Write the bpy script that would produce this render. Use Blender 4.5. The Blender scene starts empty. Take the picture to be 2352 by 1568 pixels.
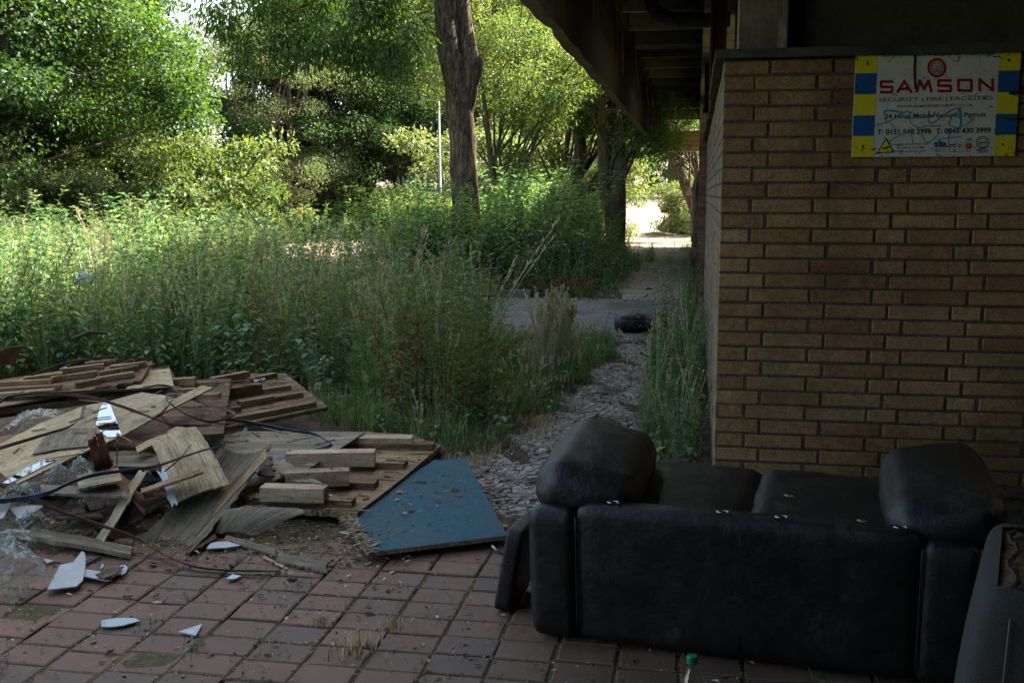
import bpy, bmesh, math, random
import numpy as np
from mathutils import Vector, Matrix
R = math.radians
rng = np.random.default_rng(7)
random.seed(7)
scn = bpy.context.scene
COL = scn.collection

# ------------------------------------------------------------------ camera, sky, sun, exposure
CAMH, FPX, CX, CY = 1.6, 2450.0, 1176.0, 784.0
TH = math.atan(339 / 2450.0); YAW = R(9.73)
cam = bpy.data.cameras.new('camera'); cam.lens = FPX / 2352 * 36; cam.sensor_width = 36
cam.clip_end = 1000; cam.clip_start = 0.05
co = bpy.data.objects.new('camera', cam); COL.objects.link(co)
co.location = (0, 0, CAMH); co.rotation_euler = (math.pi / 2 - TH, 0, YAW); scn.camera = co

SUN = Vector((0.60, 0.45, 1.0)).normalized()
w = bpy.data.worlds.new('World'); scn.world = w; w.use_nodes = True
nt = w.node_tree; bg = nt.nodes['Background']
sky = nt.nodes.new('ShaderNodeTexSky'); sky.sky_type = 'NISHITA'; sky.sun_disc = False
sky.sun_elevation = math.asin(SUN.z); sky.sun_rotation = math.atan2(SUN.x, SUN.y)
sky.air_density = 0.7; sky.dust_density = 3.0; sky.ozone_density = 0.3
tint = nt.nodes.new('ShaderNodeMixRGB'); tint.blend_type = 'MULTIPLY'; tint.inputs[0].default_value = 1.0
tint.inputs[2].default_value = (1.10, 1.0, .84, 1)   # humid summer sky, less blue
nt.links.new(sky.outputs[0], tint.inputs[1]); nt.links.new(tint.outputs[0], bg.inputs[0]); bg.inputs[1].default_value = 0.15
sl = bpy.data.lights.new('sun', 'SUN'); sl.energy = 5.0; sl.angle = R(0.5); sl.color = (1.0, 0.94, 0.82)
so = bpy.data.objects.new('sun', sl); COL.objects.link(so)
so.rotation_euler = (-SUN).to_track_quat('-Z', 'Y').to_euler()
scn.view_settings.view_transform = 'Standard'; scn.view_settings.look = 'None'
scn.view_settings.exposure = 2.55; scn.view_settings.gamma = 1
try:
    scn.cycles.max_bounces = 6; scn.cycles.transparent_max_bounces = 8; scn.cycles.caustics_reflective = False; scn.cycles.caustics_refractive = False; scn.cycles.use_denoising = True
except Exception: pass

# measured picture position -> point of the place (at height z, or on a sloping plane)
_r = np.array([math.cos(YAW), math.sin(YAW), 0.0])
_f = np.array([-math.sin(YAW) * math.cos(TH), math.cos(YAW) * math.cos(TH), -math.sin(TH)])
_u = np.cross(_r, _f)
def ray(x, y): return (x - CX) / FPX * _r + (CY - y) / FPX * _u + _f
def G(x, y, z=0.0):
    d = ray(x, y); t = (z - CAMH) / d[2]; p = d * t; return np.array([p[0], p[1], z])
def Gp(x, y, p0, gx, gy):
    d = ray(x, y); o = np.array([0, 0, CAMH])
    n = np.array([-gx, -gy, 1.0]); t = ((p0 - o) @ n) / (d @ n); return o + d * t
def A(p): return (.36 * p[0], 799.7 + .36 * p[1])            # survey sheet A
def B(p): return (470.4 + .33 * p[0], 799.7 + .33 * p[1])    # survey sheet B

# ------------------------------------------------------------------ materials
class ND:
    def __init__(s, name):
        s.m = bpy.data.materials.new(name); s.m.use_nodes = True; s.t = s.m.node_tree; s.t.nodes.clear()
        s.out = s.n('OutputMaterial')
    def n(s, t, **k):
        x = s.t.nodes.new('ShaderNode' + t)
        for a, b in k.items(): setattr(x, a, b)
        return x
    def l(s, a, b): s.t.links.new(a, b)
    def val(s, sock, v):
        if hasattr(v, 'is_output'): s.l(v, sock)
        else: sock.default_value = v
    def math(s, op, a, b=0.0):
        x = s.n('Math', operation=op); s.val(x.inputs[0], a); s.val(x.inputs[1], b); return x.outputs[0]
    def mix(s, f, a, b, mode='MIX'):
        x = s.n('MixRGB', blend_type=mode); s.val(x.inputs[0], f); s.val(x.inputs[1], a); s.val(x.inputs[2], b); return x.outputs[0]
    def ramp(s, f, pts):
        x = s.n('ValToRGB'); e = x.color_ramp.elements
        while len(e) < len(pts): e.new(0.5)
        for q, (p, c) in zip(e, pts): q.position = p; q.color = (*c, 1) if len(c) == 3 else c
        s.l(f, x.inputs[0]); return x.outputs[0]
    def coord(s, kind, sc=(1, 1, 1)):
        if kind == 'obj': c = s.n('TexCoord').outputs['Object']
        else:
            c = s.n('Attribute', attribute_name=kind).outputs['Vector']
        m = s.n('Mapping'); m.inputs['Scale'].default_value = sc; s.l(c, m.inputs[0]); return m.outputs[0]
    def noise(s, c, scale, detail=4, rough=.55, dist=0):
        x = s.n('TexNoise'); s.l(c, x.inputs['Vector']); x.inputs['Scale'].default_value = scale
        x.inputs['Detail'].default_value = detail; x.inputs['Roughness'].default_value = rough; x.inputs['Distortion'].default_value = dist
        return x.outputs['Fac']
    def rnd(s): return s.n('Attribute', attribute_name='rnd').outputs['Fac']
    def fin(s, col, rough=.8, spec=.3, h=None, bump=.3, dist=.01, metal=0.0, alpha=None, trans=None):
        p = s.n('BsdfPrincipled'); s.val(p.inputs['Base Color'], col if hasattr(col, 'is_output') else (*col, 1))
        s.val(p.inputs['Roughness'], rough); s.val(p.inputs['Specular IOR Level'], spec); s.val(p.inputs['Metallic'], metal)
        if alpha is not None: s.val(p.inputs['Alpha'], alpha)
        if trans is not None: s.val(p.inputs['Transmission Weight'], trans)
        if h is not None:
            b = s.n('Bump'); b.inputs['Strength'].default_value = bump; b.inputs['Distance'].default_value = dist
            s.l(h, b.inputs['Height']); s.l(b.outputs[0], p.inputs['Normal'])
        s.l(p.outputs[0], s.out.inputs[0]); return s.m

def solid_mat(name, pts, kind='obj', sc=(1, 1, 1), scale=8, rnd=.3, rough=.85, spec=.25, bump=.4, dist=.006,
              stain=None, sscale=3, sth=(.5, .65), fine=60, finea=.25, metal=0.0, dist_n=0.0):
    d = ND(name); c = d.coord(kind, sc); c1 = d.coord(kind)
    n1 = d.noise(c, scale, 6, .6, dist_n); n2 = d.noise(c, fine, 3, .6)
    f = d.math('ADD', d.math('MULTIPLY', n1, 1 - finea), d.math('MULTIPLY', n2, finea))
    col = d.ramp(f, pts)
    if stain:
        s = d.ramp(d.noise(c1, sscale, 5, .65), [(sth[0], (0, 0, 0)), (sth[1], (1, 1, 1))])
        col = d.mix(d.math('MULTIPLY', s, .85), col, (*stain, 1))
    if rnd:
        k = d.math('ADD', d.math('MULTIPLY', d.rnd(), 2 * rnd), 1 - rnd)
        cm = d.n('CombineXYZ'); [d.l(k, cm.inputs[i]) for i in range(3)]
        col = d.mix(1.0, col, cm.outputs[0], 'MULTIPLY')
    h = d.math('ADD', n1, d.math('MULTIPLY', n2, .6))
    return d.fin(col, rough, spec, h, bump, dist, metal)

def leaf_mat(name, pts, transl=.45, gloss=.12, rough=.55, tcol=(1.75, 1.55, .6)):
    d = ND(name); c = d.ramp(d.rnd(), pts)
    df = d.n('BsdfDiffuse'); d.l(c, df.inputs[0])
    tr = d.n('BsdfTranslucent'); d.l(d.mix(1.0, c, (*tcol, 1), 'MULTIPLY'), tr.inputs[0])
    m = d.n('MixShader'); m.inputs[0].default_value = transl; d.l(df.outputs[0], m.inputs[1]); d.l(tr.outputs[0], m.inputs[2])
    g = d.n('BsdfGlossy'); g.inputs['Roughness'].default_value = rough; g.inputs[0].default_value = (.8, .9, .8, 1)
    m2 = d.n('MixShader'); m2.inputs[0].default_value = gloss * .45; d.l(m.outputs[0], m2.inputs[1]); d.l(g.outputs[0], m2.inputs[2])
    d.l(m2.outputs[0], d.out.inputs[0]); return d.m

def wood_mat(name, lo, mid, hi, stain=(.02, .018, .012), rough=.85, sscale=2.5, sth=(.55, .75), grain=1.0, kind='gc', speck=0.0):
    d = ND(name); c = d.coord(kind, (3.0, 45.0, 45.0)); c1 = d.coord(kind, (1.5, 4, 4))
    n1 = d.noise(c, 1.0, 7, .7, 1.5); n2 = d.noise(c1, 2.0, 4, .6)
    f = d.math('ADD', d.math('MULTIPLY', n1, .6), d.math('MULTIPLY', n2, .4))
    col = d.ramp(f, [(.36, lo), (.5, mid), (.60, hi)])
    g3 = d.noise(d.coord(kind, (9.0, 160.0, 160.0)), 1.0, 4, .8); col = d.mix(.7, col, d.ramp(g3, [(.35, (.5, .47, .42)), (.6, (1.12, 1.1, 1.06))]), 'MULTIPLY')
    ck = d.ramp(d.noise(d.coord(kind, (1.2, 55.0, 55.0)), 1.0, 3, .6), [(.66, (1, 1, 1)), (.71, (.25, .22, .18))]); col = d.mix(.9, col, ck, 'MULTIPLY')
    dd = d.noise(d.coord(kind), 45, 4, .8); col = d.mix(.8, col, d.ramp(dd, [(.34, (.35, .32, .27)), (.46, (1, 1, 1))]), 'MULTIPLY')
    s = d.ramp(d.noise(c1, sscale, 6, .7, .5), [(sth[0], (0, 0, 0)), (sth[1], (1, 1, 1))])
    col = d.mix(d.math('MULTIPLY', s, .8), col, (*stain, 1))
    k = d.math('ADD', d.math('MULTIPLY', d.rnd(), .7), .65)
    cm = d.n('CombineXYZ'); [d.l(k, cm.inputs[i]) for i in range(3)]
    col = d.mix(1.0, col, cm.outputs[0], 'MULTIPLY')
    return d.fin(col, rough, .15, d.math('ADD', n1, g3), .6 * grain, .004)

M = {}
M['ply_pale'] = wood_mat('pale_plywood', (.20, .175, .11), (.34, .31, .20), (.46, .43, .29), stain=(.05, .045, .03), sth=(.58, .8))
M['ply_grey'] = wood_mat('grey_weathered_ply', (.10, .095, .07), (.19, .18, .135), (.30, .285, .215), stain=(.04, .035, .025), sth=(.5, .78))
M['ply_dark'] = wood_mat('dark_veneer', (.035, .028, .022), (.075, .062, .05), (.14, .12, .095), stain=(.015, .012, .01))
M['osb'] = wood_mat('rough_board', (.11, .08, .045), (.22, .165, .09), (.36, .28, .16), stain=(.07, .04, .02), grain=1.5)
M['board_old'] = wood_mat('old_board', (.06, .045, .028), (.14, .105, .065), (.26, .21, .135), stain=(.02, .015, .01), sth=(.5, .7))
M['batten'] = wood_mat('batten_timber', (.09, .065, .038), (.20, .145, .08), (.34, .27, .165), stain=(.03, .02, .012), sth=(.52, .72))
M['batten_fresh'] = wood_mat('fresh_timber', (.27, .21, .13), (.43, .35, .23), (.55, .47, .33), stain=(.15, .08, .04), sth=(.7, .9))
M['wood_red'] = wood_mat('reddish_plank', (.13, .055, .04), (.24, .12, .09), (.32, .19, .15), stain=(.04, .02, .015))
M['wood_brown'] = wood_mat('brown_plank', (.06, .035, .02), (.13, .075, .045), (.20, .13, .08), stain=(.01, .01, .01))
M['blue_board'] = solid_mat('blue_painted_board', [(.3, (.014, .055, .08)), (.5, (.024, .10, .135)), (.72, (.06, .155, .19))], 'gc', (1, 1.6, 1), 30, 0, .8, .2, 1.0, .008,
                            stain=(.06, .10, .10), sscale=4.5, sth=(.42, .68), fine=110, finea=.5)
M['chip_edge'] = solid_mat('torn_chipboard', [(.3, (.10, .075, .04)), (.7, (.38, .32, .2))], 'obj', (1, 1, 1), 60, .3, .95, .1, 1, .01)
M['white_lam'] = solid_mat('white_laminate', [(.3, (.30, .36, .38)), (.7, (.42, .48, .50))], 'obj', (1, 1, 1), 20, .1, .35, .5, .05, .001, stain=(.2, .2, .17), sscale=30, sth=(.66, .72))
M['mirror'] = ND('mirror_glass').fin((.42, .46, .46), .03, .5, metal=1.0); M['mirror_dusty'] = ND('dusty_mirror').fin((.30, .38, .40), .35, .5, metal=.85)
M['darkglass'] = ND('dark_tinted_glass').fin((.02, .03, .045), .05, .8)
M['iron'] = solid_mat('rusty_strap', [(.3, (.022, .012, .009)), (.7, (.10, .045, .028))], 'obj', (1, 1, 1), 12, .2, .6, .4, .2, .002)
M['bluestrap'] = solid_mat('dark_blue_strap', [(.45, (.008, .012, .03)), (.6, (.02, .09, .25))], 'obj', (1, 1, 1), 3, 0, .4, .5, .1, .001)
M['soil'] = solid_mat('dark_soil', [(.3, (.035, .027, .02)), (.5, (.07, .055, .041)), (.7, (.13, .105, .08))], 'obj', (1, 1, 1), 7, 0, .95, .1, .9, .02, fine=80, finea=.4)
M['ground'] = solid_mat('grassy_earth', [(.3, (.03, .035, .015)), (.5, (.06, .07, .028)), (.7, (.12, .115, .06))], 'obj', (1, 1, 1), 1.5, 0, .95, .1, .8, .03, fine=40, finea=.4)
M['concrete'] = solid_mat('old_concrete', [(.3, (.085, .088, .08)), (.7, (.15, .155, .14))], 'obj', (1, 1, 1), 3, 0, .9, .2, .4, .004, stain=(.05, .048, .04), sscale=1.2, sth=(.5, .7), fine=80, finea=.3)
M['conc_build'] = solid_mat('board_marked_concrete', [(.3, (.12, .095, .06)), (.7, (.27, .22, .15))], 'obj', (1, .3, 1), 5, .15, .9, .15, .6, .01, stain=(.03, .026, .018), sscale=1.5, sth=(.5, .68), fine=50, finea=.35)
M['conc_dark'] = solid_mat('sooty_concrete', [(.3, (.04, .04, .027)), (.7, (.105, .10, .07))], 'obj', (1, 1, 1), 2.2, .1, .9, .2, .5, .008, stain=(.014, .016, .01), sscale=.9, sth=(.48, .66), fine=40, finea=.3)
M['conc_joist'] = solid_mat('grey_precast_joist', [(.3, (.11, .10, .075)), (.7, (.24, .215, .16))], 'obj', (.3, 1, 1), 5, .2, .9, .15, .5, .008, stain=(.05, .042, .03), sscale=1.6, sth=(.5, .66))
M['soot_shade'] = solid_mat('sooty_shade_concrete', [(.3, (.010, .009, .006)), (.7, (.035, .029, .02))], 'obj', (1, 1, 1), 3, .1, 1.0, .03, .5, .008, stain=(.02, .016, .010), sscale=2, sth=(.55, .75), fine=40)  # soot plus painted-in shade for the sides of the canopy beams
M['timber_form'] = solid_mat('brown_boarding', [(.3, (.16, .095, .045)), (.7, (.36, .25, .14))], 'obj', (.4, 3, 6), 4, .2, .9, .15, .6, .006, stain=(.06, .035, .02), sscale=2, sth=(.55, .7))
M['rust'] = solid_mat('rusted_steel', [(.3, (.03, .012, .008)), (.7, (.13, .045, .025))], 'obj', (1, 1, 1), 9, .2, .85, .3, .5, .005)
M['pipe'] = solid_mat('drain_pipe', [(.3, (.05, .045, .03)), (.7, (.11, .10, .07))], 'obj', (1, 1, 1), 9, 0, .6, .4, .2, .003)
M['mortar'] = solid_mat('dark_mortar', [(.3, (.045, .038, .025)), (.7, (.11, .093, .063))], 'obj', (1, 1, 1), 30, 0, .97, .1, .7, .004)
M['path'] = solid_mat('dry_earth_path', [(.3, (.14, .12, .085)), (.5, (.25, .215, .16)), (.7, (.38, .335, .26))], 'obj', (1, 1, 1), 3, 0, .95, .1, .7, .02, fine=50, finea=.35)
M['pinkpave'] = solid_mat('sunny_paving', [(.3, (.20, .145, .11)), (.7, (.38, .30, .24))], 'obj', (1, 1, 1), 3, 0, .95, .1, .5, .01, fine=50)
M['stone'] = solid_mat('grey_cobble', [(.3, (.17, .155, .125)), (.7, (.37, .345, .29))], 'obj', (1, 1, 1), 9, .35, .9, .3, .7, .006, stain=(.07, .055, .04), sscale=3.5, sth=(.48, .66), fine=90, finea=.4)
M['galv'] = ND('galvanised_steel').fin((.13, .15, .155), .7, .3, metal=.1)
M['palis'] = ND('blue_grey_paint').fin((.035, .055, .07), .6, .4)
M['chrome'] = ND('chrome').fin((.30, .31, .31), .4, .5, metal=1.0)
M['green_cap'] = ND('green_plastic').fin((.0, .20, .06), .35, .5)
M['fallen'] = ND('fallen_leaf').fin((.42, .44, .08), .7, .2)
M['moss'] = solid_mat('moss_and_grit', [(.3, (.04, .04, .02)), (.5, (.10, .095, .05)), (.7, (.19, .17, .10))], 'obj', (1, 1, 1), 25, 0, .98, .1, 1, .01, fine=160, finea=.5)
M['litter'] = leaf_mat('dry_litter', [(0, (.05, .035, .018)), (.5, (.16, .12, .065)), (.85, (.34, .28, .17)), (1, (.5, .5, .45))], .1, .02)
M['dead'] = leaf_mat('dead_leaves', [(0, (.05, .025, .012)), (1, (.22, .12, .06))], .25, .03)
M['straw'] = leaf_mat('dry_grass', [(0, (.15, .15, .08)), (.6, (.38, .34, .21)), (1, (.6, .56, .40))], .35, .05, tcol=(1.2, 1.1, .7))
M['grass'] = leaf_mat('green_grass', [(0, (0.040, 0.087, 0.033)), (.6, (0.080, 0.176, 0.061)), (1, (0.232, 0.302, 0.152))], .45, .08)
M['nettle'] = leaf_mat('nettle_leaves', [(0, (0.039, 0.102, 0.053)), (.7, (0.076, 0.186, 0.089)), (1, (0.190, 0.305, 0.147))], .45, .08)
M['broad'] = leaf_mat('broad_weed_leaves', [(0, (0.046, 0.118, 0.066)), (.7, (0.086, 0.206, 0.118)), (1, (0.185, 0.275, 0.143))], .4, .12)
M['herb'] = leaf_mat('narrow_weed_leaves', [(0, (0.063, 0.143, 0.054)), (.7, (0.107, 0.222, 0.098)), (1, (0.267, 0.350, 0.192))], .45, .06)
M['thistle'] = leaf_mat('grey_green_weed', [(0, (0.059, 0.132, 0.060)), (.6, (0.127, 0.218, 0.121)), (1, (0.297, 0.390, 0.256))], .35, .08)
M['stemg'] = leaf_mat('green_stems', [(0, (.05, .08, .02)), (1, (.14, .13, .06))], .15, .05)
M['purple'] = leaf_mat('purple_flower', [(0, (.16, .06, .16)), (1, (.45, .25, .42))], .3, .02)
M['maple'] = leaf_mat('dark_maple_leaves', [(0, (.013, .038, .011)), (.6, (.027, .068, .016)), (1, (.055, .11, .026))], .5, .06, tcol=(2.6, 2.1, .55))
M['ash'] = leaf_mat('mid_green_leaves', [(0, (.03, .075, .018)), (.6, (.06, .125, .028)), (1, (.12, .19, .05))], .5, .1, tcol=(1.9, 1.65, .6))
M['pale'] = leaf_mat('pale_green_leaves', [(0, (.07, .11, .045)), (.6, (.12, .17, .07)), (1, (.2, .24, .11))], .5, .12, tcol=(1.6, 1.4, .5))
M['lime'] = leaf_mat('yellow_green_leaves', [(0, (.05, .095, .025)), (.6, (.10, .155, .045)), (1, (.20, .24, .10))], .5, .08, tcol=(1.6, 1.45, .55))
M['bark'] = solid_mat('ridged_bark', [(.36, (.022, .017, .011)), (.5, (.085, .066, .044)), (.62, (.19, .155, .11))], 'obj', (1, 1, .22), 14, .15, .95, .1, 1, .05, fine=50, finea=.3, dist_n=1.0)
M['barkpale'] = solid_mat('pale_bark', [(.3, (.05, .042, .028)), (.7, (.17, .145, .10))], 'obj', (1, 1, .3), 9, .15, .9, .1, .8, .03)

def leather_mat():
    d = ND('scuffed_black_leather'); c = d.coord('obj'); cs = d.coord('obj', (1, 1, .4))
    n = d.noise(c, 3.2, 7, .7); s = d.noise(cs, 26, 5, .75); f = d.noise(c, 260, 2)
    dust = d.ramp(d.math('ADD', d.math('MULTIPLY', n, .6), d.math('MULTIPLY', s, .4)), [(.44, (.004, .0042, .004)), (.57, (.012, .012, .0095)), (.67, (.045, .043, .033)), (.76, (.13, .125, .10))])
    r = d.math('ADD', d.math('MULTIPLY', n, .35), .28)
    cr = d.noise(c, 11, 8, .75, 1.2)
    return d.fin(dust, r, .42, d.math('ADD', d.math('ADD', d.math('MULTIPLY', n, 1.5), d.math('MULTIPLY', cr, 1.6)), d.math('MULTIPLY', f, .2)), .45, .008)
M['leather'] = leather_mat()
M['fabric'] = solid_mat('grey_wool_fabric', [(.3, (.022, .024, .022)), (.7, (.07, .074, .068))], 'obj', (1, 1, 1), 220, 0, .95, .1, .8, .002, fine=500, finea=.5)
M['blackpl'] = ND('black_plastic').fin((.012, .012, .012), .5, .4)

def brick_mat():
    d = ND('buff_brick'); c = d.coord('obj'); r = d.rnd()
    base = d.ramp(r, [(0, (.27, .13, .065)), (.12, (.36, .205, .10)), (.4, (.42, .265, .13)), (.75, (.46, .305, .15)), (1, (.49, .355, .195))])
    n = d.noise(c, 22, 5, .7); p = d.noise(c, 140, 3, .8)
    col = d.mix(.75, base, d.ramp(n, [(.3, (.55, .5, .44)), (.7, (1.15, 1.12, 1.05))]), 'MULTIPLY')
    pit = d.ramp(p, [(.40, (.22, .2, .15)), (.52, (1, 1, 1))])
    col = d.mix(.6, col, pit, 'MULTIPLY')
    soot_shade = d.ramp(d.noise(c, 1.1, 6, .65), [(.38, (1, 1, 1)), (.62, (.5, .5, .44))])
    col = d.mix(1.0, col, soot_shade, 'MULTIPLY')
    return d.fin(col, .92, .15, d.math('ADD', d.math('MULTIPLY', p, .7), n), .9, .006)
M['brick'] = brick_mat()
def paver_mat():
    d = ND('red_clay_paver'); c = d.coord('obj'); r = d.rnd()
    base = d.ramp(r, [(0, (.12, .088, .068)), (.25, (.14, .088, .064)), (.6, (.158, .094, .066)), (1, (.185, .112, .078))])
    n = d.noise(c, 7, 6, .7); p = d.noise(c, 120, 3, .7)
    col = d.mix(.7, base, d.ramp(n, [(.3, (.6, .6, .58)), (.7, (1.15, 1.12, 1.1))]), 'MULTIPLY')
    dirt = d.ramp(d.noise(c, 2.3, 6, .7), [(.45, (0, 0, 0)), (.68, (1, 1, 1))])
    col = d.mix(d.math('MULTIPLY', dirt, .6), col, (.085, .068, .048, 1))
    sp = d.ramp(p, [(.70, (0, 0, 0)), (.76, (1, 1, 1))]); col = d.mix(d.math('MULTIPLY', sp, .4), col, (.25, .22, .18, 1))
    ef = d.ramp(d.noise(c, 55, 4, .8), [(.56, (0, 0, 0)), (.7, (.7, .7, .7))])
    e2 = d.ramp(r, [(.955, (0, 0, 0)), (.975, (1, 1, 1))])
    col = d.mix(d.math('MULTIPLY', ef, e2), col, (.42, .46, .46, 1))
    return d.fin(col, d.math('ADD', d.math('MULTIPLY', n, .4), .45), .3, d.math('ADD', n, d.math('MULTIPLY', p, .3)), .35, .006)
M['paver'] = paver_mat()
def film_mat():
    d = ND('clear_polythene'); c = d.coord('obj')
    n = d.noise(c, 6, 3, .55, .8)
    g = d.n('BsdfGlossy'); g.inputs[1 if False else 'Roughness'].default_value = .3; g.inputs[0].default_value = (.85, .95, .95, 1)
    df = d.n('BsdfDiffuse'); df.inputs[0].default_value = (.42, .47, .44, 1)
    tr = d.n('BsdfTranslucent'); tr.inputs[0].default_value = (.4, .45, .42, 1)
    tp = d.n('BsdfTransparent'); tp.inputs[0].default_value = (.92, .96, .95, 1)
    b = d.n('Bump'); b.inputs['Strength'].default_value = .5; b.inputs['Distance'].default_value = .015; d.l(n, b.inputs['Height'])
    for q in (g, df): d.l(b.outputs[0], q.inputs['Normal'])
    def mx(f, a, bb):
        m = d.n('MixShader'); d.val(m.inputs[0], f); d.l(a, m.inputs[1]); d.l(bb, m.inputs[2]); return m.outputs[0]
    body = mx(.35, df.outputs[0], tr.outputs[0]); body = mx(.22, body, g.outputs[0])
    lw = d.n('LayerWeight'); lw.inputs[0].default_value = .45; d.l(b.outputs[0], lw.inputs['Normal'])
    f = d.ramp(lw.outputs['Facing'], [(.15, (.10, .10, .10)), (.5, (.28, .28, .28)), (.95, (.75, .75, .75))])
    d.l(mx(f, tp.outputs[0], body), d.out.inputs[0]); return d.m
M['film'] = film_mat()
M['film2'] = M['film'].copy(); M['film2'].name = 'milky_polythene'
for nd in M['film2'].node_tree.nodes:
    if nd.type == 'VALTORGB':
        for e, v in zip(nd.color_ramp.elements, (.3, .5, .85)): e.color = (v, v, v, 1)
def pet_mat():
    d = ND('clear_bottle_plastic'); g = d.n('BsdfGlossy'); g.inputs['Roughness'].default_value = .06
    tp = d.n('BsdfTransparent'); tp.inputs[0].default_value = (.86, .93, .9, 1)
    lw = d.n('LayerWeight'); lw.inputs[0].default_value = .35
    m = d.n('MixShader'); d.l(d.math('ADD', d.math('MULTIPLY', lw.outputs['Facing'], .5), .06), m.inputs[0]); d.l(tp.outputs[0], m.inputs[1]); d.l(g.outputs[0], m.inputs[2])
    d.l(m.outputs[0], d.out.inputs[0]); return d.m
M['pet'] = pet_mat()

# ------------------------------------------------------------------ mesh builder
class MB:
    def __init__(s): s.v = []; s.f = []; s.rn = []; s.g = []; s.mi = []; s.n = 0; s.mats = []
    def slot(s, mat):
        if mat not in s.mats: s.mats.append(mat)
        return s.mats.index(mat)
    def add(s, V, F, rnd=0.5, gc=None, mat=None):
        V = np.asarray(V, float).reshape(-1, 3); n = len(V)
        s.v.append(V); F = [np.asarray(f) for f in (F if isinstance(F, list) else [F])]
        for f in F:
            s.f.append(f + s.n); s.mi.append(np.full(len(f) if f.ndim == 2 else 1, s.slot(mat) if mat else 0))
        s.rn.append(np.broadcast_to(np.asarray(rnd, float), (n,)).copy())
        s.g.append(V.copy() if gc is None else np.asarray(gc, float)); s.n += n; return s
    def mesh(s, name, off=(0, 0, 0)):
        V = np.concatenate(s.v) - np.array(off)
        F = [(f if f.ndim == 2 else f[None]) for f in s.f]
        me = bpy.data.meshes.new(name); me.vertices.add(len(V)); me.vertices.foreach_set('co', V.astype(np.float32).ravel())
        tot = np.concatenate([np.full(len(f), f.shape[1]) for f in F]); loops = np.concatenate([f.ravel() for f in F])
        me.loops.add(len(loops)); me.loops.foreach_set('vertex_index', loops.astype(np.int32))
        me.polygons.add(len(tot)); st = np.concatenate([[0], np.cumsum(tot)[:-1]])
        me.polygons.foreach_set('loop_start', st.astype(np.int32))
        me.polygons.foreach_set('material_index', np.concatenate(s.mi).astype(np.int32))
        a = me.attributes.new('rnd', 'FLOAT', 'POINT'); a.data.foreach_set('value', np.concatenate(s.rn).astype(np.float32))
        a = me.attributes.new('gc', 'FLOAT_VECTOR', 'POINT'); a.data.foreach_set('vector', np.concatenate(s.g).astype(np.float32).ravel())
        assert np.isfinite(V).all(), name
        me.polygons.foreach_set('use_smooth', np.zeros(len(tot), bool)); me.update(calc_edges=True); me.validate(); return me
    def build(s, name, mat=None, parent=None, smooth=False, origin=True):
        V = np.concatenate(s.v)
        if parent is not None: off = tuple(parent.get('_o', (0, 0, 0)))
        elif origin: lo, hi = V.min(0), V.max(0); off = ((lo[0] + hi[0]) / 2, (lo[1] + hi[1]) / 2, lo[2])
        else: off = (0, 0, 0)
        me = s.mesh(name, off)
        for m in (s.mats or [mat]): me.materials.append(m)
        me.polygons.foreach_set('use_smooth', np.full(len(me.polygons), bool(smooth)))
        o = bpy.data.objects.new(name, me); COL.objects.link(o)
        if parent is not None: o.parent = parent
        else: o.location = off
        return o

def tag(o, label=None, cat=None, group=None, kind=None):
    for k, v in (('label', label), ('category', cat), ('group', group), ('kind', kind)):
        if v: o[k] = v
    return o
def empty(name, loc, label=None, cat=None, group=None):
    o = bpy.data.objects.new(name, None); COL.objects.link(o); o.location = loc; o['_o'] = tuple(float(x) for x in loc)
    o.empty_display_size = .2
    return tag(o, label, cat, group)
def copy_tree(o, parent=None):
    c = o.copy(); COL.objects.link(c)
    if parent is not None: c.parent = parent
    for ch in list(o.children): copy_tree(ch, c)
    return c

def box(mb, lo, hi, rnd=.5, mat=None, M4=None, gaxis=0):
    x0, y0, z0 = lo; x1, y1, z1 = hi
    V = np.array([[x0, y0, z0], [x1, y0, z0], [x1, y1, z0], [x0, y1, z0], [x0, y0, z1], [x1, y0, z1], [x1, y1, z1], [x0, y1, z1]], float)
    F = np.array([[0, 3, 2, 1], [4, 5, 6, 7], [0, 1, 5, 4], [1, 2, 6, 5], [2, 3, 7, 6], [3, 0, 4, 7]])
    g = V[:, [gaxis, (gaxis + 1) % 3, (gaxis + 2) % 3]] + rng.uniform(-5, 5)
    if M4 is not None: V = V @ M4[:3, :3].T + M4[:3, 3]
    mb.add(V, F, rnd, g, mat)
def tube(mb, P, rad, sides=8, rnd=.5, mat=None, cap=True, wob=0):
    P = np.asarray(P, float); n = len(P); rad = np.broadcast_to(rad, (n,))
    T = np.gradient(P, axis=0) if n > 1 else P; T /= np.linalg.norm(T, axis=1)[:, None] + 1e-9
    ref = np.array([0, 0, 1.]) if abs(T[0][2]) < .9 else np.array([1., 0, 0])
    a0 = np.cross(T[0], ref); a0 /= np.linalg.norm(a0); V = []
    for i in range(n):
        a = a0 - T[i] * (a0 @ T[i]); a /= np.linalg.norm(a) + 1e-9; b = np.cross(T[i], a); a0 = a
        th = np.arange(sides) / sides * 2 * np.pi
        rr = rad[i] * (1 + (wob * np.sin(th * 3 + i * .7) + wob * .6 * np.sin(th * 7 + i) if wob else 0))
        V.append(P[i] + (np.cos(th) * rr)[:, None] * a + (np.sin(th) * rr)[:, None] * b)
    V = np.concatenate(V); i = np.arange(n - 1)[:, None] * sides; j = np.arange(sides)[None]
    j2 = (j + 1) % sides; F = np.stack([i + j, i + j2, i + sides + j2, i + sides + j], -1).reshape(-1, 4)
    Fs = [F]
    if cap: Fs += [np.arange(sides)[::-1], np.arange(sides) + (n - 1) * sides]
    mb.add(V, Fs, rnd, None, mat)
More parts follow.
